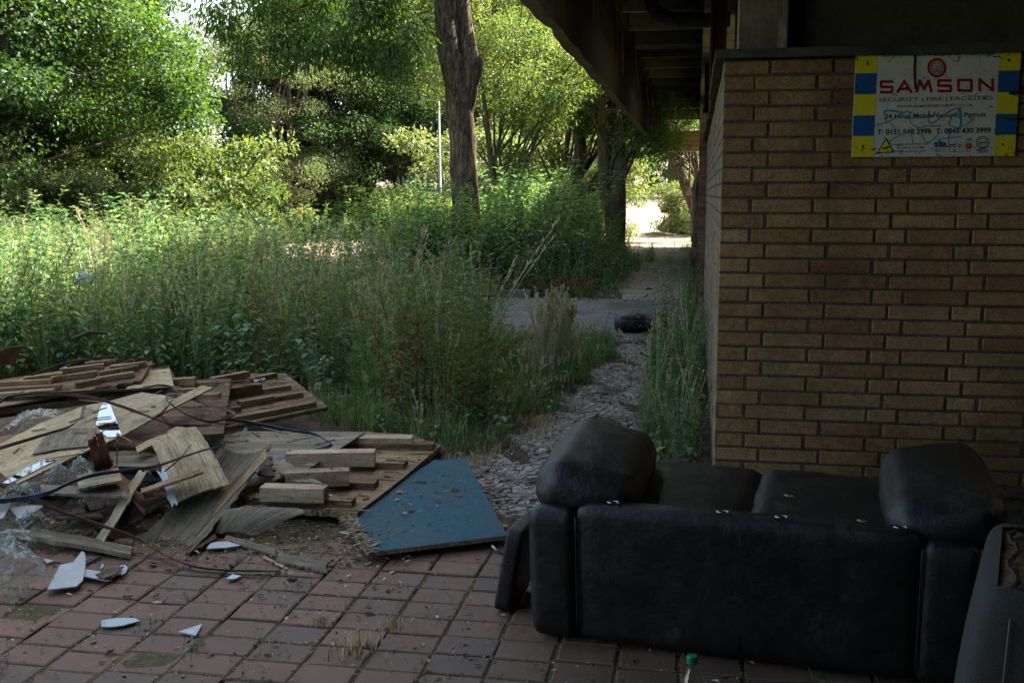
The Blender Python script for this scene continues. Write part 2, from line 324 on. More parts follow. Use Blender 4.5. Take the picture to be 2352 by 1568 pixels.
def rounded(h, r, n=10, puff=0.0):
    """rounded box, half sizes h, corner radius r"""
    h = np.array(h, float); g = np.linspace(-1, 1, n + 1); g = np.sign(g) * np.abs(g) ** .75
    Vs, Fs, c = [], [], 0
    for ax in range(3):
        for sg in (-1, 1):
            a, b = np.meshgrid(g, g, indexing='ij'); P = np.zeros((n + 1, n + 1, 3)); P[..., ax] = sg
            P[..., (ax + 1) % 3] = a * sg; P[..., (ax + 2) % 3] = b; P = P.reshape(-1, 3) * h
            inn = np.clip(P, -(h - r), h - r); d = P - inn; ln = np.linalg.norm(d, axis=1)[:, None]; Q = inn + d / (ln + 1e-9) * r
            if puff:
                q = P / h; k = np.ones(len(P))
                for t in range(3):
                    if t != ax: k *= (1 - q[:, t] ** 2)
                Q[:, ax] += sg * puff * k
            i = np.arange(n)[:, None] * (n + 1) + np.arange(n)[None]; i = i.ravel() + c
            Vs.append(Q); Fs.append(np.stack([i, i + n + 1, i + n + 2, i + 1], 1)); c += len(Q)
    return np.concatenate(Vs), np.concatenate(Fs)
def weld(o, d=1e-4):
    bm = bmesh.new(); bm.from_mesh(o.data); bmesh.ops.remove_doubles(bm, verts=bm.verts, dist=d)
    bmesh.ops.recalc_face_normals(bm, faces=bm.faces); bm.to_mesh(o.data); bm.free(); return o
def mat4(loc=(0, 0, 0), rot=(0, 0, 0)):
    from mathutils import Euler
    m = Matrix.Translation(loc) @ Euler(rot).to_matrix().to_4x4(); return np.array(m)
def xf(V, m): return V @ m[:3, :3].T + m[:3, 3]
def smooth_curve(P, k=8):
    P = np.asarray(P, float); Q = np.vstack([2 * P[0] - P[1], P, 2 * P[-1] - P[-2]]); out = []
    for i in range(1, len(Q) - 2):
        for t in np.linspace(0, 1, k, endpoint=False):
            a, b, c, d = Q[i - 1:i + 3]
            out.append(.5 * ((2 * b) + (-a + c) * t + (2 * a - 5 * b + 4 * c - d) * t ** 2 + (-a + 3 * b - 3 * c + d) * t ** 3))
    out.append(Q[-2]); return np.array(out)
def unit(v): return v / (np.linalg.norm(v, axis=-1, keepdims=True) + 1e-9)
def vnoise(P, s, seed=0):
    """cheap smooth pseudo-noise, -1..1"""
    r = np.random.default_rng(seed); o = np.zeros(len(P))
    for k in range(6):
        w_ = r.normal(0, 1, P.shape[1]) * s * (1.6 ** (k * .5)); o += np.sin(P @ w_ + r.uniform(0, 6.28)) / 6 * 1.6
    return o

# leaves: p base, d direction, s side, L length, W width
def leafs(mb, p, d, up, L, W, rnd, mat, fold=.18):
    n = len(p); d = unit(d); s = unit(np.cross(d, up)); nn = np.cross(s, d)
    L = np.broadcast_to(L, (n,))[:, None]; W = np.broadcast_to(W, (n,))[:, None]
    mid = p + d * L * .45 + nn * W * fold
    V = np.stack([p, mid + s * W * .5, p + d * L - nn * L * .12, mid - s * W * .5], 1).reshape(-1, 3)
    V = V.copy(); i = np.arange(n) * 4
    F = np.concatenate([np.stack([i, i + 1, i + 2], 1), np.stack([i, i + 2, i + 3], 1)])
    mb.add(V, F, np.repeat(np.broadcast_to(rnd, (n,)), 4), V, mat)
def blades(mb, p, h, lean, W, rnd, mat):
    """grass blades: base points, height, lean vector (n,2), width"""
    n = len(p); h = np.broadcast_to(h, (n,)); W = np.broadcast_to(W, (n,))[:, None]
    a = rng.uniform(0, 6.28, n); s = np.stack([np.cos(a), np.sin(a), 0 * a], 1) * W * .5
    ln = np.concatenate([lean, np.zeros((n, 1))], 1); z = np.zeros((n, 3)); z[:, 2] = h
    m1 = p + z * .5 + ln * .25; m2 = p + z * .85 + ln * .65; t = p + z * .95 + ln * 1.15; t[:, 2] -= np.linalg.norm(lean, axis=1) * .2
    V = np.stack([p - s, p + s, m1 + s * .9, m1 - s * .9, m2 + s * .6, m2 - s * .6, t], 1).reshape(-1, 3); i = np.arange(n) * 7
    F = np.concatenate([np.stack([i, i + 1, i + 2], 1), np.stack([i, i + 2, i + 3], 1), np.stack([i + 3, i + 2, i + 4], 1), np.stack([i + 3, i + 4, i + 5], 1), np.stack([i + 5, i + 4, i + 6], 1)])
    mb.add(V, F, np.repeat(np.broadcast_to(rnd, (n,)), 7), V, mat)

def merge_instances(mb, proto, pos, rot, sc, lean=None):
    """proto: MB with slots; place len(pos) copies into mb"""
    V = np.concatenate(proto.v); rn = np.concatenate(proto.rn); n = len(pos); k = len(V)
    c, s = np.cos(rot)[:, None], np.sin(rot)[:, None]
    X = (V[None, :, 0] * c - V[None, :, 1] * s) * sc[:, None]; Y = (V[None, :, 0] * s + V[None, :, 1] * c) * sc[:, None]
    Z = V[None, :, 2] * sc[:, None] * np.ones((n, 1))
    Zp = np.clip(Z, 0, None) ** 1.5
    if lean is not None: X = X + lean[:, :1] * Zp; Y = Y + lean[:, 1:] * Zp
    P = np.stack([X + pos[:, :1], Y + pos[:, 1:2], Z + pos[:, 2:3]], -1)
    jit = rng.uniform(-.2, .2, (n, 1)); RN = np.clip(rn[None] + jit, 0, 1)
    # group faces by slot
    first = True
    for f, mi in zip(proto.f, proto.mi):
        f = f if f.ndim == 2 else f[None]
        FF = (f[None] + (np.arange(n) * k)[:, None, None]).reshape(-1, f.shape[1])
        if first: mb.add(P.reshape(-1, 3), FF, RN.ravel(), P.reshape(-1, 3), proto.mats[mi[0]]); base = mb.n - n * k; first = False
        else: mb.f.append(FF + base); mb.mi.append(np.full(len(FF), mb.slot(proto.mats[mi[0]])))

# ------------------------------------------------------------------ ground sheets
def sheet(name, pts, z, mat, n=None, amp=0, th=0):
    mb = MB(); P = np.array([[x, y, z] for x, y in pts], float); mb.add(P, [np.arange(len(P))])
    o = mb.build(name, mat, origin=False); o['kind'] = 'structure'; return o
def hz(y): t = np.clip((np.asarray(y, float) - 37) / 26, 0, 1); return 1.45 * t * t * (3 - 2 * t)
def terrain(name, xs, ys, z, mat, mask=None):
    a, b = np.meshgrid(xs, ys, indexing='ij'); a, b = a.ravel(), b.ravel(); P = np.stack([a, b, z + hz(b)], 1); n2 = len(ys)
    i = (np.arange(len(xs) - 1)[:, None] * n2 + np.arange(n2 - 1)[None]).ravel(); F = np.stack([i, i + n2, i + n2 + 1, i + 1], 1)
    if mask is not None: c = P[F].mean(1); F = F[mask(c[:, 0], c[:, 1])]
    o = MB().add(P, F).build(name, mat, origin=False, smooth=True); o['kind'] = 'structure'; return o
ys_ = np.concatenate([[-120, -40, 0, 20, 30], np.arange(36, 66, 1.5), [80, 120, 250, 400]])
terrain('ground', np.array([-300, -100, -50, -25, -10, 0, 10, 25, 50, 100, 300.]), ys_, -.03, M['ground'])
sheet('soil_path', [(-5.5, 4.5), (.3, 4.5), (.3, 11.62), (-1.6, 11.62), (-2.4, 9), (-5.5, 8)], -.022, M['soil'])
mb = MB()   # concrete crossing slab with a broken kerb
def wavy(a, b, n, amp): 
    t = np.linspace(0, 1, n); P = np.outer(1 - t, a) + np.outer(t, b); P[1:-1] += rng.normal(0, amp, (n - 2, 2)); return P
o = wavy((-4.6, 11.55), (.3, 11.6), 24, .02); o2 = wavy((.3, 16.35), (-4.8, 16.3), 24, .015)
P = np.vstack([o, o2]); n = len(P); T = np.c_[P, np.full(n, .0)]; Bt = np.c_[P, np.full(n, -.1)]
mb.add(np.vstack([T, Bt]), [np.arange(n)] + [np.array([[i, i + n, (i + 1) % n + n, (i + 1) % n] for i in range(n)])])
mb.build('concrete_slab', M['concrete'], origin=False)['kind'] = 'structure'
mb = MB()
for i in range(2): box(mb, (-4.35 + i * .92, 16.45, -.03), (-3.45 + i * .92, 16.6, .10 + rng.uniform(-.02, .02)), rng.random())
mb.build('kerb', M['concrete'], origin=False)['kind'] = 'structure'
pl = wavy((-1.1, 16.35), (-1.75, 30), 16, .08); pr = wavy((.4, 30), (.3, 16.35), 3, 0)
far = [(-3.5, 37), (2.2, 37)]
sheet('earth_path', [tuple(p) for p in pl] + far + [tuple(p) for p in pr], -.018, M['path'])
terrain('far_path', np.arange(-14, 5.1, .5), np.arange(36.5, 75, 1.5), -.016, M['path'], lambda x, y: (x > -2.2 - .24 * (y - 36) - .5 * np.sin(y * .7)) & (x < 2.5 - .13 * (y - 36)))
sheet('sunny_paving', [(-22, 25), (-6.5, 25), (-7.5, 42), (-24, 42)], -.02, M['pinkpave'])
mb = MB()  # earth bank beyond the building
for (cx, cy, rx, ry, hh) in ((.6, 44, 2.4, 3.6, 1.15),):
    a = np.linspace(0, 2 * np.pi, 40, endpoint=False); rr = np.linspace(1, 0, 12)
    V = []
    for r_ in rr:
        x = cx + np.cos(a) * rx * r_; y = cy + np.sin(a) * ry * r_; z = hh * np.clip(1 - r_ ** 3, 0, 1) - .05
        P = np.stack([x, y, z + 0 * x], 1); P[:, 2] += vnoise(P[:, :2], 1.5, 3) * .12 * (1 - r_); V.append(P)
    i = np.arange(11)[:, None] * 40; j = np.arange(40)[None]; F = np.stack([i + j, i + (j + 1) % 40, i + 40 + (j + 1) % 40, i + 40 + j], -1).reshape(-1, 4)
    mb.add(np.concatenate(V), F)
mb.build('earth_bank', M['ground'], smooth=True, origin=False)['kind'] = 'structure'

# clay pavers: real blocks in straight rows
mb = MB(); X0, Y0, PW, PD = -.87, 4.40, .2135, .1545
for i in range(-24, 19):
    yo = rng.normal(0, .006) + (.03 * math.sin(i * 1.3) if i < -3 else 0)
    for j in range(-32, 6):
        x = X0 + i * PW; y = Y0 + j * PD + yo
        if y + PD > 5.0 + .12 * math.sin(i) + (.25 if x < -2.2 else 0): continue
        w_, d_ = PW - rng.uniform(.006, .013), PD - rng.uniform(.007, .014); z = rng.normal(0, .0022); tx, ty = rng.normal(0, .004, 2)
        r_ = rng.random() * .95
        if rng.random() < .02: r_ = 1.0
        if (i, j) == (-3, -10): r_ = 1.0
        b = .006; jx = rng.normal(0, .0015, (4, 2))
        q = np.array([[0, 0], [w_, 0], [w_, d_], [0, d_]]) + jx + [x, y]
        c = q.mean(0); t = q + (c - q) / np.linalg.norm(c - q, axis=1)[:, None] * b * 1.4
        zt = z + (t - c) @ np.array([tx, ty])
        V = np.vstack([np.c_[q, np.full(4, -.03)], np.c_[q, zt - .004], np.c_[t, zt]])
        F = np.array([[0, 1, 5, 4], [1, 2, 6, 5], [2, 3, 7, 6], [3, 0, 4, 7], [4, 5, 9, 8], [5, 6, 10, 9], [6, 7, 11, 10], [7, 4, 8, 11], [8, 9, 10, 11]])
        mb.add(V, F, r_)
mb.build('brick_paving', M['paver'], origin=False)['kind'] = 'structure'
n1, n2 = 120, 90   # joint filling, slightly uneven
a, b = np.meshgrid(np.linspace(-6.2, 3.4, n1), np.linspace(-.6, 5.15, n2), indexing='ij'); P = np.stack([a.ravel(), b.ravel(), 0 * a.ravel()], 1)
P[:, 2] = -.0065 + vnoise(P[:, :2], 9, 1) * .0035 + vnoise(P[:, :2], 1.7, 2) * .0035
P[:, 2] += .006 * np.exp(-((P[:, 0] + 2.3) ** 2 / 1.3 + (P[:, 1] - 4.75) ** 2 / .12))
i = (np.arange(n1 - 1)[:, None] * n2 + np.arange(n2 - 1)[None]).ravel()
mb = MB().add(P, np.stack([i, i + n2, i + n2 + 1, i + 1], 1)); mb.build('joint_sand', M['moss'], origin=False, smooth=True)['kind'] = 'structure'

# crazed stone path
def path_left(y): return np.interp(y, [4.9, 5.6, 6.3, 7.0, 8.0, 9.2, 10.5, 11.6], [-1.25, -1.45, -1.35, -1.15, -1.0, -.92, -.85, -.82])
mb = MB(); hs = .045; rows = int(6.8 / (hs * .87)); ang = np.arange(6) * np.pi / 3 + np.pi / 6
def hj(x, y):
    k = (int(round(x / .011)) * 73856093) ^ (int(round(y / .011)) * 19349663); r_ = random.Random(k); return r_.uniform(-1, 1) * .0115, r_.uniform(-1, 1) * .0115
for j in range(rows):
    for i in range(56):
        cx = -2.0 + i * hs + (j % 2) * hs / 2; cy = 4.92 + j * hs * .866
        L = path_left(cy)
        if cx < L + .05 * math.sin(cy * 9) or cx > .05 or cy > 11.52: continue
        hole = math.sin(cx * 5.1 + 1) * math.sin(cy * 2.3 + cx) + .5 * math.sin(cx * 11 + cy * 7)
        if hole > .95 or rng.random() < .04: continue
        if cx > -.25 and rng.random() < .6: continue
        q = []
        for a in ang:
            px, py = cx + math.cos(a) * hs * .577, cy + math.sin(a) * hs * .577; dx, dy = hj(px, py); q.append((px + dx, py + dy))
        q = np.array(q); c = q.mean(0); q = c + (q - c) * rng.uniform(.80, .95); t = c + (q - c) * .82; z = rng.uniform(-.016, -.004); tl = rng.normal(0, .07, 2)
        zt = z + (t - c) @ tl
        V = np.vstack([np.c_[q, np.full(6, -.03)], np.c_[q, zt - .006], np.c_[t, zt]]); k = np.arange(6); k2 = (k + 1) % 6
        mb.add(V, [np.stack([k, k2, k2 + 6, k + 6], 1), np.stack([k + 6, k2 + 6, k2 + 12, k + 12], 1), k + 12], rng.random())
mb.build('cobbled_path', M['stone'], origin=False)['kind'] = 'structure'

# ------------------------------------------------------------------ brick wall
WX, WY = .12, 5.5
root = empty('brick_wall', (WX, WY, 0), 'buff brick building wall with dark raked mortar and a narrow face along the path', 'wall')
mb = MB()
box(mb, (WX + .005, WY + .005, .1), (4.6, WY + .34, 2.25)); box(mb, (WX + .005, WY + .342, .0), (WX + .30, 33.5, 2.25))
box(mb, (WX + .03, WY + .03, -.05), (4.6, WY + .34, .098))
mb.build('mortar', M['mortar'], root)
def brick_face(mb, org, ax, nrm, length, ztop, rows, cut=0.0):
    """courses of stretcher, stretcher, header"""
    ax = np.array(ax, float); nrm = np.array(nrm, float); ch = .0748
    for r_ in range(rows):
        z1 = ztop - r_ * ch - .005; z0 = z1 - (ch - .0105)
        seq = ([.15, .3] if r_ % 2 else [.225, .3]); s = 0; first = True; k = 0; pat = [.15, .3, .3] if r_ % 2 else [.3, .15, .3]
        while s < length:
            if k < 2: L = seq[k]
            else: L = pat[k % 3]
            k += 1
            j = rng.normal(0, .0025); a = s + (.0 if first else .006); b = min(s + L - .008 + j, length); first = False
            if b - a < .02: break
            d = rng.uniform(-.003, .002); e = .004; zz0 = z0 + rng.normal(0, .0013); zz1 = z1 + rng.normal(0, .0013)
            def pt(u, z, dep): return org + ax * u + np.array([0, 0, z]) + nrm * dep
            V = [pt(a, zz0, -.02), pt(b, zz0, -.02), pt(b, zz1, -.02), pt(a, zz1, -.02), pt(a, zz0, d - e), pt(b, zz0, d - e), pt(b, zz1, d - e), pt(a, zz1, d - e),
                 pt(a + e, zz0 + e, d), pt(b - e, zz0 + e, d), pt(b - e, zz1 - e, d), pt(a + e, zz1 - e, d)]
            F = np.array([[0, 1, 5, 4], [1, 2, 6, 5], [2, 3, 7, 6], [3, 0, 4, 7], [4, 5, 9, 8], [5, 6, 10, 9], [6, 7, 11, 10], [7, 4, 8, 11], [8, 9, 10, 11]])
            mb.add(V, F, np.clip(rng.beta(2.2, 1.8), 0, 1)); s += L
mb = MB(); brick_face(mb, np.array([WX, WY, 0.]), (1, 0, 0), (0, -1, 0), 4.45, 2.25, 28)
mb.build('brick_courses', M['brick'], root)
mb = MB(); brick_face(mb, np.array([WX, WY + .002, 0.]), (0, 1, 0), (-1, 0, 0), 27.9, 2.25, 28)
M['brick_side'] = solid_mat('weathered_brick', [(.3, (.09, .065, .042)), (.7, (.22, .165, .11))], 'obj', (1, 1, 1), 14, .25, .9, .2, .9, .006, stain=(.12, .09, .06), sscale=1.5, fine=90, finea=.4)
o = mb.build('side_courses', M['brick_side'], root); o['label'] = 'weathered narrow face beside the path'
mb = MB()
for k in range(4): box(mb, (WX - .045 + k * 1.2 + (.003 if k else 0), WY - .035, 2.258), (WX - .045 + (k + 1) * 1.2, WY + .36, 2.302 + rng.uniform(-.003, .003)))
for k in range(14): box(mb, (WX - .045 + rng.uniform(-.01, .01), WY + .363 + k * 2, 2.258), (WX + .31, WY + .36 + (k + 1) * 2, 2.30 + rng.uniform(-.006, .006)))
mb.build('coping', M['conc_dark'], root)
# boarded opening and peeling render on the far side of the narrow face
root = empty('boarded_doorway', (WX - .1, 14, 0), 'old boarded doorway frame with peeling timber at the far end of the narrow brick face', 'doorway')
mb = MB(); box(mb, (WX - .10, 13.9, 0), (WX - .005, 14.02, 2.6), mat=M['wood_brown']); box(mb, (WX - .08, 14.9, 0), (WX - .005, 15.0, 2.55), mat=M['wood_brown']); mb.build('frame', M['wood_brown'], root)
mb = MB()
for k in range(5): box(mb, (WX - .06 + rng.uniform(-.02, .01), 14.05 + k * .17, .05 + rng.uniform(0, .2)), (WX - .012, 14.2 + k * .17, 2.1 + rng.uniform(-.3, .3)), rng.random(), gaxis=2)
mb.build('boards', M['board_old'], root)

# ------------------------------------------------------------------ concrete walkway structure above
XE = -1.22
root = empty('concrete_canopy', (XE, 5.5, 2.9), 'dark concrete overhang with deep edge beam and cross joists above the path', 'overhang')
mb = MB(); prev = None
ys = np.arange(-6, 35.3, .33); V = []
for y in ys:
    j = rng.normal(0, .006, 4) + (np.array([.03, -.02, 0, 0]) * (rng.random() < .06))
    V.append([[XE + j[0], y, 2.905 + abs(j[1])], [XE + .115 + j[2], y, 2.9 + abs(j[3])], [XE + .115, y, 3.72], [XE, y, 3.72]])
V = np.array(V).reshape(-1, 3); n = len(ys); i = np.arange(n - 1)[:, None] * 4; j = np.arange(4)[None]
F = np.stack([i + j, i + (j + 1) % 4, i + 4 + (j + 1) % 4, i + 4 + j], -1).reshape(-1, 4)
mb.add(V, [F.reshape(-1, 4, 4)[:, 1:].reshape(-1, 4), np.arange(4)[::-1], np.arange(4) + (n - 1) * 4], mat=M['soot_shade']); mb.f.append(F.reshape(-1, 4, 4)[:, 0]); mb.mi.append(np.full(n - 1, mb.slot(M['conc_build']))); mb.build('edge_beam', None, root)  # paler underside paints in bounce light, darker sides paint in shade
mb = MB(); box(mb, (XE + .004, -6, 3.722), (XE + .26, 35.0, 4.2)); mb.build('upper_beam', M['soot_shade'], root)
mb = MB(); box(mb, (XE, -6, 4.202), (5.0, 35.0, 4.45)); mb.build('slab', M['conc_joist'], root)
k = 0
for y in np.arange(7.5, 34, 1.5):
    wdt = .09 if k not in (6, 14) else .5
    mb = MB(); box(mb, (XE + .262, y, 3.8), (.03, y + wdt, 4.2), rng.random()); mb.build('joist', M['conc_joist'], root); k += 1
mb = MB(); box(mb, (.032, 5.9, 3.5), (.55, 35.0, 4.2)); mb.build('ring_beam', M['conc_joist'], root)
mb = MB()
for q in range(4): box(mb, (XE + .118, 34.6 + rng.uniform(0, .03), 2.93 + q * .16), (.12, 35.0, 2.93 + q * .16 + .152), rng.random())
mb.build('end_boarding', M['timber_form'], root)
for q, y in enumerate(np.arange(9, 33, 2.0)):
    mb = MB(); x = XE + .33 + rng.uniform(-.02, .02); tube(mb, [(x, y, 3.62), (x + rng.uniform(-.03, .05), y + .05, 3.35), (x + rng.uniform(-.03, .08), y + .1, 3.08 - rng.uniform(0, .12))], .008, 5); mb.build('hanging_rod', M['rust'], root)
mb = MB(); tube(mb, smooth_curve([(-.45, 20, 3.9), (-.47, 19.5, 3.3), (-.4, 19.4, 3.1), (-.44, 19.3, 2.75), (-.36, 19.2, 2.5)], 6), .004, 4); mb.build('loose_wire', M['pipe'], root)
root = empty('drain_pipe', (-.3, 11.5, 3.3), 'thick old drain pipe with an elbow slung below the dark joists', 'pipe')
mb = MB(); tube(mb, smooth_curve([(-.52, 11.6, 4.2), (-.52, 11.6, 3.75), (-.48, 11.6, 3.5), (-.30, 11.6, 3.4), (-.1, 11.6, 3.38), (.3, 11.6, 3.38)], 6), .075, 14); mb.build('pipe_run', M['pipe'], root, smooth=True)
mb = MB(); tube(mb, [(-.23, 11.6, 3.385), (-.16, 11.6, 3.382)], .095, 14); mb.build('collar', M['pipe'], root); mb = MB(); tube(mb, [(-.52, 11.6, 3.72), (-.52, 11.6, 3.80)], .095, 14); mb.build('collar', M['pipe'], root)
# steel and posts standing on the wall
for k, (x, y, wd, h) in enumerate(((.10, 9.2, .14, 1.2), (.10, 16.5, .14, 1.2), (.10, 25, .14, 1.2))):
    mb = MB(); box(mb, (x - .02, y, 2.33), (x - .005, y + wd, 2.33 + h)); box(mb, (x - .004, y + wd / 2 - .006, 2.33), (x + .10, y + wd / 2 + .006, 2.33 + h)); box(mb, (x + .101, y, 2.33), (x + .115, y + wd, 2.33 + h))
    o = mb.build('steel_post', M['rust']); tag(o, ['rusty brown steel post on the coping nearest the brick corner', 'rusty steel post on the coping halfway along the path', 'rusty steel post on the coping near the far end of the overhang'][k], 'post', 'rusty steel posts on the wall')
root = empty('concrete_post', (.32, 5.75, 2.33), 'upright post with a pale timber strip standing on the wall top beside the dark panel', 'post')
mb = MB(); box(mb, (.19, 5.62, 2.312), (.375, 5.86, 4.2)); mb.build('shaft', M['conc_build'], root)
mb = MB(); box(mb, (.378, 5.60, 2.312), (.425, 5.85, 4.2), gaxis=2); mb.build('timber_strip', M['ply_grey'], root)
root = empty('wall_panel', (1, 5.8, 2.33), 'sooty dark concrete panelling above the brick wall', 'panel')
for k in range(3):
    mb = MB(); box(mb, (.43 + k * 1.35, 5.72 + .01 * k, 2.312), (1.77 + k * 1.35, 5.86, 4.198)); mb.build('panel', M['conc_dark'], root)
for k in range(1, 9, 2):
    mb = MB(); box(mb, (.36 + .004 * (k % 2), 5.87 + k * 3.1, 2.312), (.42, 5.87 + (k + 1) * 3.1 - .01, 4.198)); mb.build('panel', M['conc_dark'], root)
root = empty('upper_storey', (2, 14, 4.25), 'storey of the building above the concrete overhang', 'building')
mb = MB(); box(mb, (XE, -6, 4.452), (5.0, 20.5, 8.6)); mb.build('wall', M['conc_build'], root)
mb = MB(); box(mb, (XE - .06, -6.1, 8.602), (5.1, 20.6, 8.72)); mb.build('roof', M['conc_dark'], root)
root = empty('side_wall', (4.8, 0, 0), 'added unseen wall that blocks sky light from the right', 'wall')
mb = MB(); box(mb, (4.6, -6, -.03), (4.9, 5.5, 4.2)); mb.build('blocker', M['conc_dark'], root)  # unseen, added to keep sky light out on the right
root = empty('rear_wall', (2, -4, 0), 'added unseen wall that blocks sky light from behind the camera', 'wall')
mb = MB(); box(mb, (-5.0, -2.3, -.03), (4.598, -2.0, 4.2)); mb.build('blocker', M['conc_dark'], root)  # added out of view; cuts sky light so the sofa goes darker

# ------------------------------------------------------------------ sign
def SG(x, y):
    l = 345 + (1365 - y) * .0405; r_ = 2120 + (1340 - y) * .066; u = (x - l) / (r_ - l)
    t = 255 - .0277 * (x - 390); b = 1365 - .0141 * (x - 345); v = (y - t) / (b - t); return u * .748, (1 - v) * .492
SO = np.array([.742, WY - .012, 1.777]); sroot = empty('security_sign', tuple(SO), 'dirty security company sign board with blue and yellow striped sides on the brick wall', 'sign')
C = lambda n, c, r_=.45: solid_mat(n, [(.35, tuple(x * .8 for x in c)), (.65, c)], 'obj', (1, 1, 1), 12, 0, r_, .4, .05, .001, stain=tuple(x * .35 for x in c), sscale=28, sth=(.63, .7))
M['s_white'] = C('sign_white', (.58, .60, .50)); M['s_yel'] = C('sign_yellow', (.68, .60, .02)); M['s_blue'] = C('sign_blue', (.012, .10, .26))
M['s_red'] = C('sign_red', (.30, .015, .02)); M['s_blk'] = C('sign_black', (.015, .015, .02)); M['s_grey'] = C('sign_grey', (.06, .07, .075)); M['s_cyan'] = C('marker_cyan', (.05, .30, .42)); M['s_org'] = C('sign_orange', (.45, .15, .03))
M['s_dirt'] = ND('black_grime').fin((.025, .022, .015), .9, .1)
mb = MB(); box(mb, tuple(SO + [0, 0, 0]), tuple(SO + [.748, .012, .492])); mb.build('backing_panel', M['s_white'], sroot)
def quadpx(mb, pts, dep, mat):
    P = np.array([[SO[0] + SG(*p)[0], SO[1] - dep, SO[2] + SG(*p)[1]] for p in pts]); mb.add(P, [np.arange(len(P))], .5, None, mat)
def stroke(mb, pts, wpx, dep, mat):
    pts = [np.array(p, float) for p in pts]
    for k, (a, b) in enumerate(zip(pts[:-1], pts[1:])):
        d = (b - a) / (np.linalg.norm(b - a) + 1e-6); n_ = np.array([-d[1], d[0]]) * wpx / 2; e = d * wpx * .42
        quadpx(mb, [a - e + n_, b + e + n_, b + e - n_, a - e - n_], dep + k * .00004, mat)
for side in (0, 1):
    for k, (y0, y1) in enumerate(((235, 452), (453, 682), (683, 915), (916, 1142), (1143, 1375))):
        t0, t1 = (y0 - 235) / 1140, (y1 - 235) / 1140
        mb = MB(); u0, u1 = ((0, .135) if side == 0 else (.873, .748 / .748)); x0, x1 = SO[0] + u0 * .748, SO[0] + u1 * .748
        z1, z0 = SO[2] + .492 * (1 - t0), SO[2] + .492 * (1 - t1)
        mb.add([[x0, SO[1] - .0008, z0], [x1, SO[1] - .0008, z0], [x1, SO[1] - .0008, z1], [x0, SO[1] - .0008, z1]], np.array([[0, 1, 2, 3]]))
        mb.build('colour_block', M['s_blue'] if k % 2 else M['s_yel'], sroot)
LET = {'S': [[(1, 1), (.06, 1), (0, .94), (0, .56), (.06, .5), (.94, .5), (1, .44), (1, .06), (.94, 0), (0, 0)]], 'A': [[(0, 0), (.5, 1), (1, 0)], [(.22, .28), (.78, .28)]],
       'M': [[(0, 0), (.2, 1), (.5, .25), (.8, 1), (1, 0)]], 'O': [[(0, .06), (0, .94), (.06, 1), (.94, 1), (1, .94), (1, .06), (.94, 0), (.06, 0), (0, .06)]], 'N': [[(0, 0), (0, 1), (1, 0), (1, 1)]]}
mb = MB()
for ch, x0, x1 in (('S', 668, 790), ('A', 852, 1000), ('M', 1062, 1222), ('S', 1300, 1430), ('O', 1515, 1655), ('N', 1745, 1885)):
    for ln in LET[ch]:
        stroke(mb, [(x0 + (x1 - x0) * u, (665 - .028 * (x0 - 655)) - v * 112) for u, v in ln], 30, .0012, M['s_red'])
mb.build('company_name', None, sroot)
def text(s, x0, y0, x1, hpx, mat, shear=0.0, bold=0.0, name='lettering', space=1.0):
    c = bpy.data.curves.new('t', 'FONT'); c.body = s; c.size = 1; c.shear = shear; c.offset = bold; c.space_character = space
    o = bpy.data.objects.new('t', c); COL.objects.link(o); bpy.context.view_layer.update()
    me = bpy.data.meshes.new_from_object(o.evaluated_get(bpy.context.evaluated_depsgraph_get())); bpy.data.objects.remove(o); bpy.data.curves.remove(c)
    V = np.array([v.co[:] for v in me.vertices]); F = [np.array(p.vertices[:]) for p in me.polygons]; bpy.data.meshes.remove(me)
    lo, hi = V.min(0), V.max(0); sx = (x1 - x0) / (hi[0] - lo[0]); sy = hpx / .70
    P = []
    for v in V:
        px = x0 + (v[0] - lo[0]) * sx; py = y0 - .026 * (px - x0) - v[1] * sy; q = SG(px, py); P.append([SO[0] + q[0], SO[1] - .0013, SO[2] + q[1]])
    mb = MB(); mb.add(P, F); return mb.build(name, mat, sroot)
text('Fully Comprehensive In House Integrated Security Services', 668, 288, 1920, 32, M['s_blk'], .3, .006, 'slogan')
text('SECURITY | FIRE | FACILITIES', 648, 768, 1885, 42, M['s_grey'], 0, 0, 'service_line')
text('WWW.SAMSONSECURITY.CO.UK', 842, 832, 1675, 30, M['s_red'], .1, .002, 'web_address')
text('24 Hour Mobile Security Patrols', 708, 945, 1812, 48, M['s_blk'], 0, .012, 'patrol_line')
text('24HR HELPLINE', 1133, 1034, 1328, 20, M['s_red'], 0, .01, 'helpline')
text('T: 0151 548 2996  T: 0845 430 3999', 628, 1120, 1866, 54, M['s_blk'], 0, .02, 'phone_numbers')
for k, s in enumerate(('IMAGES ARE BEING MONITORED', 'FOR THE PURPOSE OF CRIME', 'PREVENTION & PUBLIC SAFETY')): text(s, 842, 1232 + k * 38, (1188, 1150, 1175)[k], 15, M['s_blk'], 0, .01, 'notice_line')
text('sia', 1252, 1247, 1390, 72, M['s_blue'], 0, .04, 'approval_mark'); text('APPROVED', 1254, 1283, 1374, 14, M['s_grey'], 0, .01, 'approval_text'); text('CONTRACTOR', 1254, 1303, 1374, 9, M['s_grey'], 0, .01, 'approval_text')
text('NSI', 1600, 1180, 1662, 34, M['s_grey'], 0, .01, 'approval_mark'); text('GOLD', 1595, 1300, 1655, 12, M['s_grey'], 0, .01, 'approval_text')
